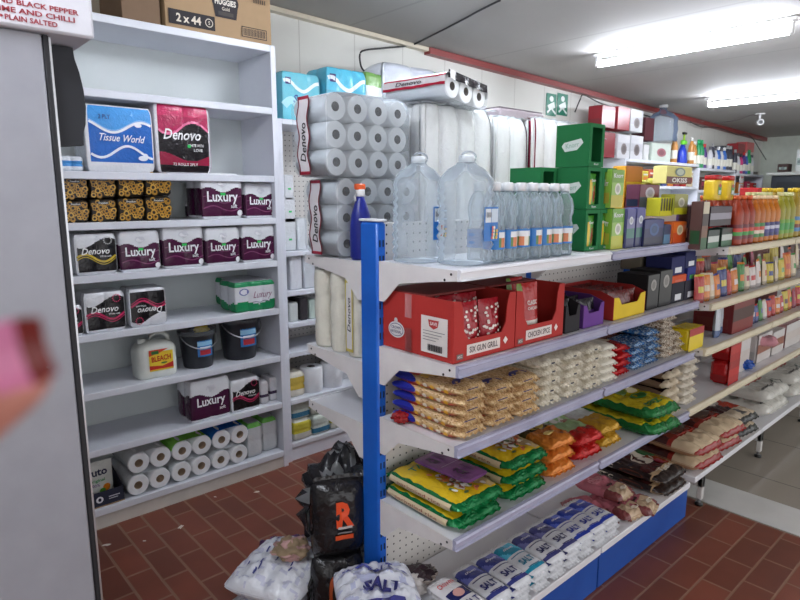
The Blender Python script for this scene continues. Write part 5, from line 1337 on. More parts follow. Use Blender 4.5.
# tall rolls on the second rear shelf
def tall_roll(label, x, y, strip=False):
    t = thing('towel_roll_pack', label, 'towel rolls', (x, y, .997))
    b = B(); b.lathe([(.01, .0, (224, 222, 208)), (.036, .001, (224, 222, 208))]+[(.0425-.003*abs(math.cos(PI*k/8))**8, .006+.0114*k, (224, 222, 208)) for k in range(25)]+[(.036, .287, (224, 222, 208)), (.012, .285, (224, 222, 208))], 28, 'wrap'); b.build('towel_rolls', t)
    b = B(); b.lathe([(.012, .2855, (110, 90, 70)), (.011, .2856, (60, 50, 40))], 16, 'matte'); b.build('roll_core', t)
    if strip:
        b = B(); A = Art(b, side(-.0425), 'gloss', .002)
        A.rect(-.022, .02, .02, .27, (206, 190, 90)); A.rect(-.016, .03, .014, .26, (226, 224, 222)); A.text('Denovo', -.001, .15, .018, (24, 22, 26), w=.12, rot=PI/2, shear=.2); b.build('printed_strip', t)
    return t
tall_roll('tall white wrapped roll column on the rear shelf, nearest the wall shelves', 1.262, 1.815)
tall_roll('tall white wrapped roll column in the middle of three on the rear shelf', 1.262, 1.715)
tall_roll('tall white roll column with a printed lengthwise strip, beside the blue post', 1.262, 1.615, True)
# blue spray bottle behind the post
t = thing('spray_bottle', 'dark blue cleaning spray bottle with orange and white trigger cap, behind the blue post', 'spray bottle', (1.262, 1.603, zR))
b = B(); BL = (24, 36, 130)
b.lathe([(.03, 0, BL), (.034, .01, BL), (.035, .06, BL), (.034, .11, BL), (.03, .15, BL), (.02, .185, BL), (.014, .2, BL), (.013, .21, BL)], 24, 'gloss', 1.1, 1); b.build('body', t)
b = B(); b.lathe([(.015, .21, (232, 232, 232)), (.015, .232, (232, 232, 232)), (.012, .234, (232, 232, 232))], 16, 'gloss')
b.build('collar', t)
b = B(); b.box(-.022, -.009, .232, .018, .009, .252, (230, 90, 24), 'gloss', .004); b.build('spray_head', t)
b = B(); b.tube([(-.012, 0, .232), (-.024, 0, .21), (-.022, 0, .195)], .004, (232, 232, 232)); b.build('trigger', t)

# ============================================================ NARROW SHELVES BEHIND (top row and niches)
def soft_pack(w, h, base, wavec, word, wc, tag_c=(60, 40, 110)):
    def mk():
        t = thing('toilet_paper_pack', '', 'toilet paper')
        P = Pack(w, .2, h, 3, 2, lambda s, u, v: base if s in 'flr' else (214, 228, 232), seg=10, nv=16, dip=.01)
        A = Art(P.b, P.S, 'gloss')
        A.band([(-w*.46+w*.046*k, h*.3+h*.12*math.sin(k*.4)) for k in range(21)], h*.16, wavec); A.band([(-w*.46+w*.046*k, h*.72+h*.1*math.sin(k*.35+1)) for k in range(21)], h*.07, (226, 240, 244))
        A.rect(-w*.42, h*.74, -w*.28, h*.88, tag_c); A.text('4', -w*.35, h*.81, h*.09, (230, 230, 240)); A.text(word, .02, h*.46, h*.16, wc, w=w*.6, shear=.25, bold=.02)
        P.b.build('printed_wrapper', t); return t
    return Kind(mk)
zU = 1.9565
S1 = soft_pack(.27, .28, (110, 196, 214), (170, 224, 232), 'Softies', (30, 60, 150)); S2 = soft_pack(.25, .27, (90, 190, 220), (140, 220, 110), 'Softies', (40, 90, 170))
put_px(S1, 283, 321, 113, 2.95, zU, .27, 'turquoise toilet paper pack with blue script on top of the narrow shelves')
put_px(S2, 327, 367, 103, 2.93, zU, .25, 'turquoise pack with bright green wave on the top of the narrow shelves, right of two')
put_px(S1, 272, 290, 113, 3.03, zU, .27, 'turquoise toilet paper pack peeping out behind the shelf unit edge')
GW = Kind(plain_pack(.24, .22, .16, (196, 206, 200), ((70, 140, 90), .1, .8), rows=1)); GW2 = Kind(plain_pack(.24, .22, .16, (214, 220, 218), ((120, 170, 90), .5, 1), rows=1))
put_px(GW, 366, 394, 98, 2.98, zU, .24, 'green and white pack on top of the narrow shelves beside the turquoise one')
x = at(368, 80, Y=3.05).x; GW2.put((x, 3.08, zU+.17), 'pale green pack stacked askew on the green and white one', None, .2)
t = thing('bulk_tissue_bag', 'large white wrapped bundle with blue banner, high against the back wall', 'tissue', (at(425, 95, Y=3.0).x, 3.08, zU))
b = B()
P = Pack(.8, .26, .42, 3, 1, lambda s, u, v: (214, 220, 232) if v > .5 or s == 't' else (206, 216, 218), dip=.04, seg=14, rows=2, nv=24, rnd=.05); P.b.build('wrapped_packs', t)
b = B(); A = Art(b, P.S, 'gloss', .004); A.rect(.05, .28, .1, .4, (80, 190, 90), 4, 4); A.rect(.1, .28, .39, .36, (80, 130, 180), 12, 3); A.text('tissueNICA'[6:], .27, .32, .05, (226, 232, 240), w=.2, bold=.03); b.build('printed_banner', t)
# niches
gsm = 'small white boxes in the narrow shelves'
for k, (u0, u1, vb, vt, z, c, ph) in enumerate(((291, 303, 290, 253, 1.015, (214, 216, 222), 'plain white box on the narrow shelf level with the third left shelf, left'), (304, 316, 288, 253, 1.015, (206, 210, 216), 'plain white box on the narrow shelf level with the third left shelf, right'),
      (290, 299, 325, 306, .83, (206, 210, 208), 'small white box on the narrow shelf, under the plain white pair'), (301, 309, 322, 300, .83, (60, 56, 60), 'dark small box between white ones on the narrow shelf'), (310, 318, 322, 303, .83, (190, 206, 196), 'pale greenish box on the narrow shelf beside the dark one'),
      (284, 297, 249, 215, 1.24, (216, 220, 224), 'frosted white box with green sticker, lower, at the narrow shelf edge'), (298, 308, 248, 216, 1.24, (216, 220, 224), 'frosted white box beside the stickered ones'),
      (284, 296, 213, 186, 1.24+.155, (220, 222, 226), 'frosted white box with green sticker, second up at the narrow shelf edge'), (284, 294, 184, 158, 1.24+.28, (220, 222, 226), 'frosted white box with green sticker, topmost at the narrow shelf edge'))):
    t = carton('storage_box', ph, 'box', u0, u1, vb, vt, 2.93, z+.0005, .16, c, group=gsm, kind='wrap', bev=.008)
    if 'sticker' in ph and 'beside' not in ph:
        b = B(); b.box(-.008, -.0025, .06, .01, -.0015, .07, (60, 200, 110)); b.build('price_sticker', t)
def big_roll(x, y, z, ph, grp):
    t = thing('industrial_paper_roll', ph, 'paper roll', (x, y, z), 0, grp)
    b = B(); b.lathe([(.025, .15, (228, 230, 234)), (.066, .152, (228, 230, 234)), (.069, .148, (228, 230, 234)), (.069, .004, (226, 228, 232)), (.066, 0, (226, 228, 232))], 32, 'tissue', cap=False)
    b.lathe([(.025, .15, (70, 60, 56)), (.025, .1, (60, 50, 46)), (.001, .1, (50, 40, 38))], 20, 'matte', cap=False); b.build('paper', t)
p1 = at(312, 402, Y=2.99); p2 = at(334, 396, Y=2.99)
big_roll(p1.x, 2.99, .375, 'fat white paper roll standing on end, beside the small yellow-printed pack', 'fat paper rolls on the narrow shelf')
big_roll(p1.x+.15, 2.99, .375, 'fat white paper roll standing on end, front one nearer the blue post', 'fat paper rolls on the narrow shelf')
big_roll(p1.x+.27, 3.1, .375, 'fat white paper roll standing behind the other two', 'fat paper rolls on the narrow shelf')
YP_ = Kind(plain_pack(.11, .14, .15, (222, 216, 200), ((206, 180, 80), .3, .8), nx=1, ny=1)); YP_.put((p1.x-.135, 3.0, .375), 'white pack with yellow print beside the fat paper rolls', None)
MC = Kind(plain_pack(.13, .14, .12, (206, 206, 196), ((206, 196, 70), .4, .95), nx=1, ny=1)); MC2 = Kind(plain_pack(.13, .14, .12, (190, 200, 190), ((60, 120, 150), .1, .4), nx=1, ny=1))
gm = 'yellow, green and blue printed packs on the lowest narrow shelf'
for k in range(4):
    (MC, MC2)[k % 2].put((UX0+.115+.135*k, 2.98, .1105), '%s printed pack, %s from the shelf side' % (('yellow', 'blue')[k % 2], ORD[k]), gm)
    if k < 2: (MC2, MC)[k % 2].put((UX0+.12+.135*k, 3.0, .2325), '%s printed pack in the upper layer, %s from the shelf side' % (('blue', 'yellow')[k % 2], ORD[k]), gm)
# ruto pouch in the dark tray
t = thing('juice_pouch', 'white standing pouch lettered ruto with orange fruit, in the dark blue tray', 'pouch', (.71, 2.97, .107))
b = B(); w, h = .15, .19
for s in (-1, 1): b.grid(lambda u, v, s=s: ((u-.5)*w, s*.03*math.sin(PI*u)**.6*(1-v)**.5, h*v), 16, 16, lambda u, v: (222, 224, 218), 'wrap')
b.build('pouch', t)
b = B(); A = Art(b, lambda x, z, hh: (x, -.03*math.sin(PI*(x/w+.5))**.6*(1-min(1, z/h))**.5-hh, z), 'gloss', .0015)
A.text('ruto', .005, .14, .036, (30, 36, 70), w=.09, bold=.03); A.text('original', .0, .1, .014, (60, 150, 80), w=.07, bold=.02); A.text('100%', -.01, .08, .014, (110, 60, 130), w=.04); A.ell(.04, .06, .018, .018, (226, 130, 30)); A.ell(.02, .05, .014, .012, (90, 160, 50)); b.build('pouch_print', t)

# ============================================================ ABOVE: CARTONS
t = thing('nappy_carton', 'brown cardboard carton with dark heart logo, on top of the tall white shelves', 'carton', (1.435, 2.895, 2.3115))
b = B(); CB = (166, 138, 104); b.box(-.28, 0, 0, .27, .27, .235, CB, 'carton', .003)
A = Art(b, front(0), 'carton', .001)
A.ell(-.005, .165, .045, .04, (44, 40, 44)); A.ell(.045, .165, .045, .04, (44, 40, 44)); A.poly([(-.045, .15), (.085, .15), (.075, .09), (-.035, .09)], (44, 40, 44))
A.text('HUGGIES', .02, .162, .026, (226, 220, 210), w=.11, bold=.03); A.text('Gold', .02, .132, .016, (206, 196, 180), w=.04); A.rect(-.02, .1, .06, .118, (70, 64, 62))
A.rect(-.265, .02, -.04, .085, (40, 36, 40)); A.text('2 x 44', -.17, .052, .036, (216, 206, 190), w=.12, bold=.03); A.ell(-.07, .052, .02, .02, (206, 196, 180)); A.ell(-.07, .052, .016, .016, (40, 36, 40)); A.text('S', -.07, .052, .016, (216, 206, 190))
A.rect(.1, .02, .24, .07, (50, 44, 44)); A.rect(.104, .024, .236, .066, CB)
for k in range(22): A.rect(.108+k*.0057, .028, .1105+k*.0057+.0008*(k % 3), .062, (50, 44, 44))
for k in range(6): A.rect(.17+.012*k, .19, .176+.012*k, .21, (90, 76, 66))
b.build('carton', t); b = B(); b.box(-.279, .12, .2352, .269, .15, .2362, (190, 166, 120), 'gloss'); b.build('packing_tape', t)
t = thing('nappy_carton', 'second brown carton behind the first, on top of the tall white shelves', 'carton', (.99, 3.06, 2.3115))
b = B(); b.box(-.02, -.15, 0, .15, .15, .235, (120, 96, 74), 'carton', .003); A = Art(b, front(-.15, .06), 'carton', .001); A.ell(.0, .14, .03, .04, (50, 40, 40)); A.text('H', 0, .14, .02, (170, 150, 130)); b.build('carton', t)
# white crisps carton on the fridge
t = thing('crisps_carton', 'white carton with red lettering lying on top of the tall grey cabinet', 'carton', (0, 0, 1.8985))
b = B(); b.box(-.72, 1.535, 0, .449, 1.95, .3, (206, 206, 212), 'carton', .006)
A = Art(b, front(1.535), 'gloss', .001); RD = (150, 44, 56)
A.text('AND BLACK PEPPER', .336, .049, .0105, RD, w=.165, bold=.03); A.text('CREAMY LIME AND CHILLI', .292, .0325, .0105, RD, w=.235, bold=.03); A.text('PLAIN SALTED', .325, .0165, .0105, RD, w=.098, bold=.03); A.ell(.27, .0175, .003, .003, RD)
b.build('carton', t); b = B(); b.box(-.7, 1.56, .3002, .46, 1.93, .3012, (196, 196, 202), 'carton'); b.build('lid_flap', t)

# ============================================================ ON THE FLOOR BY THE POST
MLT = lambda wd, c, c2: (lambda u, v, tp: c2 if (tp and noise.noise(Vector((u*9, v*11, wd))) > .28) else c)
def bulk_art(A, g, b):
    for k in range(16):
        r = random.Random(k+4); x, y = r.uniform(-.15, .15), r.uniform(-.1, .1)
        A.rect(x, y, x+.025, y+.006, (60, 66, 130), 3)
BLK = bag_kind('bulk_salt_bale', 'bale', .33, .3, .13, lambda u, v, tp: (222, 224, 230) if noise.noise(Vector((u*7, v*6, 3+tp))) < .25 else (196, 198, 216), bulk_art, kind='wrap', wr=.014, nx=3, ny=3, crimp=0)
p = at(285, 592, Z=.14)
BLK.put((1.03, 1.78, .001), 'film-wrapped bale of small white packs on the floor, bottom of two', 'film-wrapped white bales', .1)
BLK.put((1.02, 1.79, .128), 'film-wrapped bale of small white packs on the floor, top of two, under the crumpled paper', 'film-wrapped white bales', .5)
cloth(lambda u, v: (150, 128, 100) if noise.noise(Vector((u*5, v*5, 0))) < .1 else (190, 150, 146), (1.05, 1.76, .25), 31, .062, 'crumpled_paper_bag', 'crumpled brown and pinkish paper bag lying on the white bale', 'paper bag', .45, 'carton')
cloth((140, 100, 160), (1.13, 1.93, 0), 33, .12, 'plastic_bag', 'light purple plastic bag between the white bale and the black charcoal bags', 'plastic bag', .8, 'film')
def plastic_heap(label, loc, s, seed, col, zs, **kw):
    return cloth(col, loc, seed, s, 'plastic_bundle', label, 'plastic bundle', zs, 'wrap')
cloth(lambda u, v: (200, 202, 200) if v > .74 else ((44, 44, 48) if noise.noise(Vector((u*14, v*9, 0))) < .12 else (130, 132, 134)), (1.345, 1.83, .152), 41, .165, 'plastic_bundle', 'heap of crumpled black and clear plastic behind the blue post', 'plastic bundle', 1.15, 'wrap')
def charcoal(rlabel, x, y, z, tall, variant):
    t = thing('charcoal_bag', rlabel, 'bag', (x, y, z), -.45, 'black charcoal bags')
    g = Bag(.19, tall, .12, lambda u, v, tp: (26, 24, 26), 'wrap', variant, 3, 4, .005, .012, 30, 36)
    M = Matrix.Rotation(-PI/2, 4, 'X')@Matrix.Identity(4)
    # stand it up: long axis vertical, printed face towards the aisle
    g.b.V = [Vector((p[0], -(p[2]-.055), p[1]+tall/2)) for p in g.b.V]
    S = lambda X_, Z_, h: (lambda q: (q[0], -(q[2]-.055)-h, q[1]+tall/2))(g.pos(X_/.095, (Z_-tall/2)/(tall/2), True))
    g.b.build('bag', t)
    b = B(); A = Art(b, S, 'gloss', .004)
    if variant == 1:
        A.text('R', .018, tall*.62, .085, (224, 74, 24), w=.062, bold=.05); A.rect(-.008, tall*.44, .042, tall*.47, (190, 180, 176), 4); A.rect(-.018, tall*.3, .045, tall*.36, (206, 74, 26), 5)
        A.rect(-.01, tall*.38, .04, tall*.4, (120, 116, 114), 4)
    else:
        A.ell(-.022, tall*.62, .018, .06, (190, 84, 40)); A.ell(-.016, tall*.6, .012, .04, (40, 30, 30)); A.rect(.008, tall*.4, .045, tall*.78, (170, 170, 176), 5, 4); A.rect(.008, tall*.54, .045, tall*.58, (60, 60, 66), 5); A.rect(.01, tall*.78, .043, tall*.86, (206, 110, 70), 4)
        A.rect(-.05, .02, .02, tall*.2, (222, 100, 36), 5, 4)
    b.build('bag_print', t)
    b = B(); b.tube([(-.08, -.01, tall*.25), (-.105, -.02, tall*.4), (-.108, -.02, tall*.62), (-.084, -.01, tall*.8)], .006, (20, 20, 22), 'wrap', 8); b.build('handle', t)
    return t
charcoal('black charcoal bag with grey can picture and orange base, lower one beside the blue post', 1.135, 1.6, 0.0, .3, 2)
charcoal('black charcoal bag with large orange R, stacked upright on the lower one', 1.14, 1.6, .3, .28, 1)
p = at(372, 590, Z=.12)
SBG = bag_kind('salt_bale', 'bale', .26, .3, .12, lambda u, v, tp: (222, 224, 232) if noise.noise(Vector((u*4, v*4, 7))) < .18 else (190, 194, 220), lambda A, g, b: (setattr(A, 'h', .006), A.text('SALT', .01, -.03, .05, (44, 44, 110), w=.12, bold=.05, rot=-.3), A.rect(-.07, -.1, .07, -.085, (60, 60, 130), 8), A.text('SALT', .02, .06, .03, (70, 74, 140), w=.08, bold=.03, rot=-.2), A.band([(-.1+.01*k, .1-.004*k) for k in range(21)], .012, (80, 84, 160))), kind='wrap', wr=.018, nx=3, ny=3, crimp=0)
SBG.put((1.08, 1.31, .0), 'white bale with dark blue SALT lettering on the floor in front of the post, lower', 'salt bales', .2)
SBG.put((1.085, 1.32, .118), 'white bale with dark blue SALT lettering in front of the post, middle', 'salt bales', -.1)
SBG.put((1.1, 1.33, .236), 'white bale with dark blue SALT lettering in front of the post, topmost', 'salt bales', -.5)
cloth((206, 200, 196), (1.29, 1.38, zE), 51, .05, 'salt_packet', 'slumped white packet at the very corner of the bottom deck', 'packet', .5, 'wrap')
cloth(lambda u, v: (60, 44, 50) if v < .4 else (206, 190, 180), (1.36, 1.4, zE), 52, .055, 'snack_packet', 'dark and white packet lying behind the red-lettered salt', 'packet', .45, 'wrap')
cloth((160, 34, 36), (1.235, 1.37, zC), 53, .028, 'plastic_packet', 'small red crumpled packet hanging at the shelf corner by the grain bags', 'packet', .6, 'wrap')
# ============================================================ FAR CORNER
gw = 'goods on the high wall shelves'
def far(nm, u0, u1, vb, vt, zi, c, ph, cat='box', cols=None, em=None, txt=None, Y=2.98, d=.14, group=gw, kind='carton', dz=0):
    return carton(nm, ph, cat, u0, u1, vb, vt, Y, zi+dz+.0005, d, c, art=lab(cols or [c], txt, em=em), group=group, kind=kind, bev=.004)
Z1, Z2, Z3 = 1.90, 1.865, 1.83
t1 = [('appliance_box', 601, 614, 158, 133, (130, 30, 40), 'dark red box in the lower row on the wall shelf, partly behind the soup sachet', 0), ('appliance_box', 601, 614, 132, 110, (134, 30, 40), 'dark red box in the upper row above the soup sachet, left', .262), 
      ('appliance_box', 617, 629, 157, 133, (206, 206, 210), 'silvery white box with bottle picture, lower left of four', 0), ('appliance_box', 630, 642, 157, 133, (206, 206, 210), 'silvery white box with bottle picture, lower right of four', 0),
      ('appliance_box', 617, 629, 132, 109, (150, 34, 44), 'dark red and silver box, upper left of four beside the big water bottle', .262), ('appliance_box', 630, 642, 132, 110, (206, 208, 212), 'silvery white box, upper right of four beside the big water bottle', .262)]
for nm, u0, u1, vb, vt, c, ph, dz in t1:
    far(nm, u0, u1, vb, vt, Z1, c, ph, cols=[c, (190, 190, 196) if c[0] > 180 else c, c], em=((130, 120, 120), .4) if c[0] > 180 else None, dz=dz, Y=2.96)
far('appliance_box', 643, 650, 158, 142, Z1, (206, 206, 206), 'plain pale box under the dark maroon one on the wall shelf'); far('appliance_box', 644, 653, 141, 118, Z1, (80, 30, 40), 'dark maroon box beside the big water bottle', dz=.20, Y=2.99)
far('dinner_set_box', 651, 670, 161, 143, Z1, (196, 206, 196), 'white and pale green box with round picture under the big water bottle', em=((170, 110, 120), .5), d=.2, Y=2.95)
t = thing('water_cooler_bottle', 'large clear blue-grey bottle with capped neck, high on the box near the ceiling', 'water bottle', (at(661, 142, Y=3.05).x, 3.05, Z1+.215))
b = B(); cc = (150, 166, 190); b.lathe([(.15, 0, cc), (.16, .02, cc), (.15, .07, cc), (.16, .12, cc), (.15, .19, cc), (.155, .24, cc), (.1, .29, cc), (.04, .32, cc), (.035, .35, cc)], 28, 'bottle'); b.build('body', t)
b = B(); b.lathe([(.045, .35, (196, 196, 196)), (.045, .375, (196, 196, 196)), (.04, .38, (190, 190, 190))], 18, 'gloss'); b.build('cap', t)
def slim_bottle(cb, cc, h, r=.035):
    def mk():
        t = thing('cleaner_bottle', '', 'bottle'); b = B(); b.lathe([(r, 0, cb), (r*1.05, .01, cb), (r, h*.6, cb), (r*.6, h*.78, cb), (r*.4, h*.86, cb)], 14, 'gloss'); b.build('body', t)
        b = B(); b.lathe([(r*.5, h*.86, cc), (r*.5, h, cc)], 12, 'gloss'); b.build('cap', t)
        b = B(); b.lathe([(r*1.06, h*.15, (226, 224, 210)), (r*1.06, h*.45, (226, 224, 210))], 14, 'gloss', cap=False); b.build('label', t); return t
    return Kind(mk)
SBs = [('brown', slim_bottle((190, 130, 60), (206, 206, 200), .3)), ('green', slim_bottle((40, 150, 90), (40, 160, 100), .32)), ('violet', slim_bottle((90, 60, 130), (200, 60, 60), .28)), ('pale', slim_bottle((206, 206, 210), (90, 90, 96), .26)), ('dark', slim_bottle((60, 62, 74), (160, 160, 160), .3)), ('blue', slim_bottle((60, 110, 190), (230, 230, 230), .27)), ('pink', slim_bottle((200, 60, 120), (60, 60, 70), .25))]
rowb = [(673, 0), (690, 0), (693, 0), (697, 1), (700, 1), (703, 2), (709, 3), (711, 4), (714, 3), (717, 5), (720, 3), (723, 5), (726, 4), (729, 4), (734, 4), (737, 3), (740, 6), (743, 2), (745, 5), (748, 1), (751, 3)]
for k, (u, q) in enumerate(rowb):
    x = at(u, 165, Y=3.0).x; z = Z1 if x < 7.2 else (Z2 if x < 8.3 else Z3)
    SBs[q][1].put((x, 3.0, z+.001), 'small %s bottle on the top wall shelf, number %s past the dinner set' % (SBs[q][0], ['one', 'two', 'three', 'four', 'five', 'six', 'seven', 'eight', 'nine', 'ten', 'eleven', 'twelve', 'thirteen', 'fourteen', 'fifteen', 'sixteen', 'seventeen', 'eighteen', 'nineteen', 'twenty', 'twenty-one'][k]), 'bottles on the high wall shelf')
# blue spray gun bottle
t = thing('spray_bottle', 'blue spray bottle with green trigger head and black nozzle on the wall shelf', 'spray bottle', (at(681, 168, Y=2.97).x, 2.97, Z1))
b = B(); b.lathe([(.05, 0, (30, 60, 180)), (.055, .02, (30, 60, 180)), (.045, .12, (30, 60, 180)), (.02, .2, (30, 60, 180))], 18, 'gloss', 1.2); b.build('body', t)
b = B(); b.box(-.03, -.02, .2, .07, .02, .25, (110, 206, 60), 'gloss', .01); b.tube([(.02, 0, .25), (.02, 0, .31)], .012, (150, 190, 50)); b.build('spray_head', t)
b = B(); b.box(-.01, -.014, .31, .06, .014, .335, (24, 24, 24), 'gloss', .004); b.build('nozzle', t)
far('appliance_box', 722, 731, 169, 144, Z2, (70, 74, 80), 'grey-black upright box at the back behind the pale bottles', Y=3.08, cols=[(60, 62, 66), (90, 92, 96), (36, 38, 42)])
far('appliance_box', 737, 744, 158, 134, Z3, (150, 40, 46), 'tall dark red box near the ceiling corner', Y=3.1, dz=.1); far('appliance_box', 745, 752, 166, 137, Z3, (206, 96, 96), 'light red and green box next to the tall dark red one', Y=3.1, cols=[(150, 190, 150), (206, 190, 180), (210, 100, 100)], dz=.06)
b = B(); b.box(-.2, -.06, 0, .5, .06, .055, (120, 116, 110), 'carton', .002); o = b.build('shelf_riser', None, (at(741, 170, Y=3.16).x, 3.165, Z3+.0005)); o['label'] = 'low grey ledge box under the red boxes in the far corner'; o['category'] = 'box'
# middle wall shelf: books of packets
for k in range(18):
    u = 641+k*6.5
    c = PAL[(k*5+3) % len(PAL)]
    x = at(u, 185, Y=2.97).x; zs = (Z1 if x < 7.2 else (Z2 if x < 8.3 else Z3))-.25
    h = RN.uniform(.13, .19)
    if x > 9.1 or abs(x-7.2) < .1 or abs(x-8.3) < .1: continue
    b = B(); b.box(-.06, -.06, 0, .06, .06, h, c[0], 'carton', .003); A = Art(b, front(-.06), 'gloss', .001); A.rect(-.045, h*.3, .045, h*.6, PAL[(k*3+1) % len(PAL)][0]); A.rect(-.045, h*.7, .045, h*.8, (220, 220, 216))
    o = b.build('food_box', None, (x, 2.99, zs+.001)); o['label'] = 'small %s box with %s panel, place %s along the middle wall shelf' % (c[1], PAL[(k*3+1) % len(PAL)][1], (ORD+['thirteenth', 'fourteenth', 'fifteenth', 'sixteenth', 'seventeenth', 'eighteenth'])[k]); o['category'] = 'box'; o['group'] = 'boxes on the middle wall shelf'
# hanging sachet strip
t = thing('sachet_strip', 'strip of white sachets hanging from the top wall shelf', 'sachets', (at(742, 175, Y=2.9).x, 2.9, Z3-.02))
for k in range(5):
    b = B(); b.box(-.06, -.006, -.11*(k+1)+.01, .06, .006, -.11*k, (220, 216, 214), 'wrap', .003); b.rz = 0; A = Art(b, front(-.006), 'gloss', .001); A.rect(-.05, -.11*k-.04, .05, -.11*k-.02, (190, 110, 110)); b.build('sachet', t)
# dark screen cabinet and the boxes on it
t = thing('dark_cabinet', 'black-fronted cabinet with pale top against the far wall', 'cabinet', (8.6, 0, 0))
b = B(); b.box(.06, 1.2, .5, .9, 2.62, 1.80, (38, 44, 52), 'paint', .01); b.box(.06, 1.2, 0, .9, 2.62, .499, (60, 60, 64), 'paint'); b.build('cabinet', t)
b = B(); b.box(.0, 1.15, 1.801, .95, 2.66, 1.84, (190, 192, 186), 'paint', .004); b.build('top_board', t)
b = B(); b.box(.045, 1.3, .62, .0595, 2.55, 1.72, (28, 34, 42), 'gloss'); b.build('screen', t)
for k, (y, h, w, c, ph, dz) in enumerate(((2.5, .1, .12, (70, 50, 46), 'brown low box on the black-fronted cabinet', 0), (2.33, .27, .07, (206, 210, 206), 'white and green flask-shaped canister box on the black-fronted cabinet', 0), (2.17, .13, .12, (214, 222, 216), 'white box beside the canister on the black-fronted cabinet', 0), (2.02, .17, .14, (220, 226, 220), 'white box at the picture edge, lower of two on the black-fronted cabinet', 0), (2.02, .17, .14, (222, 226, 222), 'white box at the picture edge, upper of two on the black-fronted cabinet', .172))):
    b = B(); b.box(-.07, -w/2, 0, .07, w/2, h, c, 'carton', .004)
    A = Art(b, side(-.07), 'gloss', .001); A.rect(-w*.35, h*.3, w*.35, h*.6, (150, 170, 160)); A.ell(0, h*.45, .02, .02, (110, 120, 120))
    o = b.build('appliance_box', None, (8.72, y, 1.841+dz)); o['label'] = ph; o['category'] = 'box'; o['group'] = 'boxes on the black-fronted cabinet'

# signs, camera, cables
for k, (u0, u1) in enumerate(((547, 556.5), (558, 568))):
    a, c = at(u0, 95, Y=3.24), at(u1, 105, Y=3.24)
    t = thing('safety_sign', 'green and white pictogram sign on the back wall, %s of the pair' % ('left', 'right')[k], 'sign', ((a.x+c.x)/2, 3.247, (a.z+c.z)/2-.04), 0, 'green pictogram signs')
    w, h = c.x-a.x, .19
    b = B(); b.box(-w/2, -.004, -h/2, w/2, 0, h/2, (30, 120, 96), 'gloss'); A = Art(b, front(-.004), 'gloss', .0006)
    A.ell(0, .05, .03, .025, (220, 230, 226)); A.poly([(-.06, -.01), (.04, .03), (.06, -.02), (-.03, -.05)], (220, 230, 226)); A.band([(-.06, -.07), (0, -.03), (.07, -.075)], .02, (220, 230, 226))
    b.build('panel', t)
t = thing('security_camera', 'small white dome security camera hanging from the ceiling', 'camera', (7.74, 2.52, zc(7.74)))
b = B(); b.lathe([(.05, -.012, (226, 226, 226)), (.05, 0, (226, 226, 226))], 18, 'gloss'); b.tube([(0, 0, -.012), (0, 0, -.08)], .012, (220, 220, 220)); b.build('mount', t)
b = B(); b.tube([(.05, .03, -.09), (-.05, -.03, -.1)], [.03, .034], (226, 226, 226), 'gloss', 14); b.build('housing', t)
b = B(); b.tube([(-.05, -.03, -.1), (-.056, -.033, -.1005)], .022, (24, 24, 26), 'gloss', 14); b.build('lens', t)
def cable(nm, ph, pts, r=.006, col=(24, 24, 26)):
    # smooth through the points
    P_ = [Vector(p) for p in pts]; out = []
    for i in range(len(P_)-1):
        p0, p1, p2, p3 = P_[max(i-1, 0)], P_[i], P_[i+1], P_[min(i+2, len(P_)-1)]
        for k in range(6):
            t_ = k/6; out.append(.5*((2*p1)+(-p0+p2)*t_+(2*p0-5*p1+4*p2-p3)*t_*t_+(-p0+3*p1-3*p2+p3)*t_**3))
    out.append(P_[-1]); b = B(); b.tube(out, r, col, 'gloss', 8); o = b.build(nm); o['label'] = ph; o['category'] = 'cable'
def onceil(u, v):
    d = RW @ Vector((u-400, v-300, F)); t_ = (2.622+.0262*1.8-.0262*0-1.55)/(d.z+.0262*d.x); p = CAM+d*t_; return (p.x, p.y, zc(p.x)-.012)
wl = lambda u, v: tuple(at(u, v, Y=3.18))
cable('black_cable', 'black cable looping from the back wall across the ceiling', [wl(365, 72), wl(361, 66), wl(360, 54), wl(366, 50), wl(385, 48)]+[onceil(u, v) for u, v in ((412, 43), (435, 32), (462, 18), (480, 8), (500, -2))])
cable('black_cable', 'black cable sagging under the red cornice above the green soup boxes', [wl(575, 112), wl(580, 100), wl(584, 95), wl(600, 103), wl(622, 110), wl(640, 114), wl(655, 118)])
cable('black_cable', 'black cable drooping from the red cornice down the far corner', [wl(690, 122), wl(702, 127), wl(715, 127), wl(728, 131), wl(738, 135), wl(746, 134), wl(753, 139), wl(760, 150), wl(765, 158), wl(771, 167)])
cable('black_cable', 'thin grey cable from the red cornice up to the security camera', [wl(700, 121), wl(715, 123)]+[onceil(u, v) for u, v in ((738, 119), (752, 114))]+[(7.74, 2.52, zc(7.74)-.03)], .004, (120, 110, 110))
for p in (at(239, 500, Z=0), at(244, 497, Z=0), at(120, 543, Z=0), at(137, 537, Z=0), at(180, 526, Z=0), at(218, 498, Z=0)):
    pass
# flecks of paper on the brick floor
for k, (u, v, s, ph) in enumerate(((257, 492, .014, 'white scrap of paper on the bricks nearest the narrow shelves'), (181, 527, .02, 'white torn scrap on the bricks in the middle of the aisle'), (107, 545, .016, 'thin white scrap on the bricks beside the grey cabinet'), (215, 497, .009, 'tiny white fleck on the bricks by the roll shelf'), (144, 541, .008, 'tiny white fleck on the bricks left of the torn scrap'))):
    p = at(u, v, Z=0); b = B(); r = random.Random(k)
    b.prism([(s*math.cos(a*PI/4)*r.uniform(.5, 1.4), s*.6*math.sin(a*PI/4)*r.uniform(.5, 1.2)) for a in range(8)], 2, 0, .0015, (220, 218, 210)); o = b.build('paper_scrap', None, (p.x, p.y, .0002), r.uniform(0, 3)); o['label'] = ph; o['category'] = 'paper scrap'

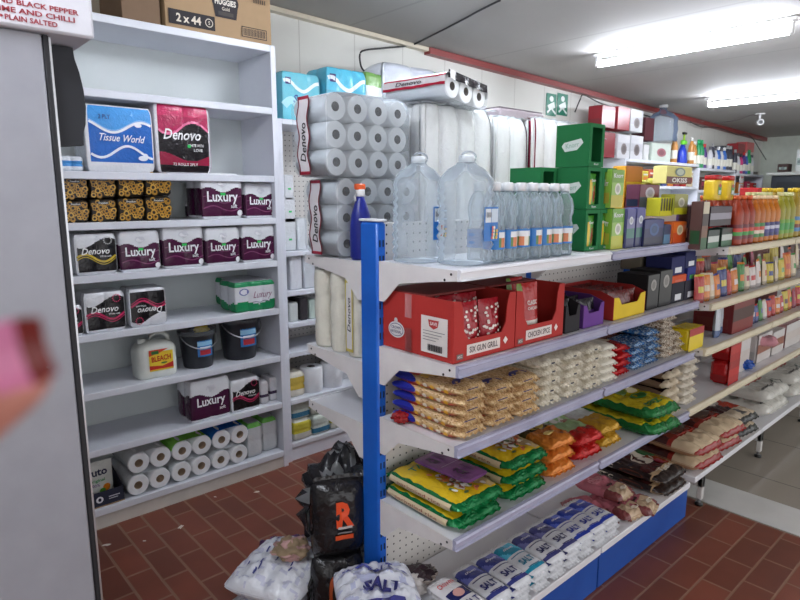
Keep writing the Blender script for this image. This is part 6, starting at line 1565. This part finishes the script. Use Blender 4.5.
# ============================================================ THE FINGERTIP CLOSE TO THE LENS
def camp(u, v, dist):
    d = RW @ Vector((u-400, v-300, F)); return CAM+d*(dist/F)
t = thing('person', 'person whose blurred pink-nailed fingertip reaches in at the left edge', 'person', tuple(camp(-60, 460, .1)))
me = bpy.data.meshes.new('finger'); 
ptsf = [(-190, 560, .12), (-110, 475, .105), (-40, 405, .098), (8, 372, .095), (30, 357, .094)]
vs = [camp(*q)-t.location for q in ptsf]
me.from_pydata([tuple(v) for v in vs], [(i, i+1) for i in range(4)], [])
fo = bpy.data.objects.new('finger', me); C.objects.link(fo); fo.parent = t
sk = fo.modifiers.new('skin', 'SKIN'); 
for i, v in enumerate(me.skin_vertices[0].data if me.skin_vertices else []): v.radius = ([.0095, .009, .0085, .0075, .0055][i],)*2
if not me.skin_vertices:
    pass
sb = fo.modifiers.new('sub', 'SUBSURF'); sb.levels = 2; sb.render_levels = 2
me.materials.append(mat_noise('finger_skin', (176, 118, 104), (190, 130, 116), 60, .5, .1))
b = B(); nb, nt_ = camp(-14, 362, .089), camp(50, 345, .0915)
ax = (nt_-nb).normalized(); vw = (CAM-nb).normalized(); sd = ax.cross(vw).normalized(); up = sd.cross(ax).normalized(); ln = (nt_-nb).length
b.grid(lambda u, v: tuple(nb-t.location+ax*ln*v+sd*(.0052*(2*u-1)*(1-.5*max(0, v-.7)))+up*(.0014*(1-(2*u-1)**2))), 10, 12, lambda u, v: (206, 122, 160) if v < .62 else (110, 30, 24), 'gloss')
o = b.build('fingernail', t); o['label'] = 'pink varnished nail with a dark red tip'

# ============================================================ CAMERA, LIGHT
cd = bpy.data.cameras.new('camera'); cam = bpy.data.objects.new('camera', cd); C.objects.link(cam)
cd.sensor_width = 36; cd.lens = 27; cd.clip_start = .01; cd.clip_end = 60
cx, cy, cz = [Vector((RW[0][i], RW[1][i], RW[2][i])) for i in range(3)]
cam.matrix_world = Matrix(((cx.x, -cy.x, -cz.x, CAM.x), (cx.y, -cy.y, -cz.y, CAM.y), (cx.z, -cy.z, -cz.z, CAM.z), (0, 0, 0, 1)))
cd.dof.use_dof = True; cd.dof.focus_distance = 2.1; cd.dof.aperture_fstop = 27/3.0
scene.camera = cam
w = bpy.data.worlds.new('shop_air'); scene.world = w; w.use_nodes = True
bg = w.node_tree.nodes['Background']; bg.inputs[0].default_value = (.97, .97, 1, 1); bg.inputs[1].default_value = .34
vs_ = scene.view_settings; vs_.view_transform = 'Standard'; vs_.look = 'None'; vs_.gamma = 1; vs_.use_curve_mapping = False; vs_.exposure = 2.4
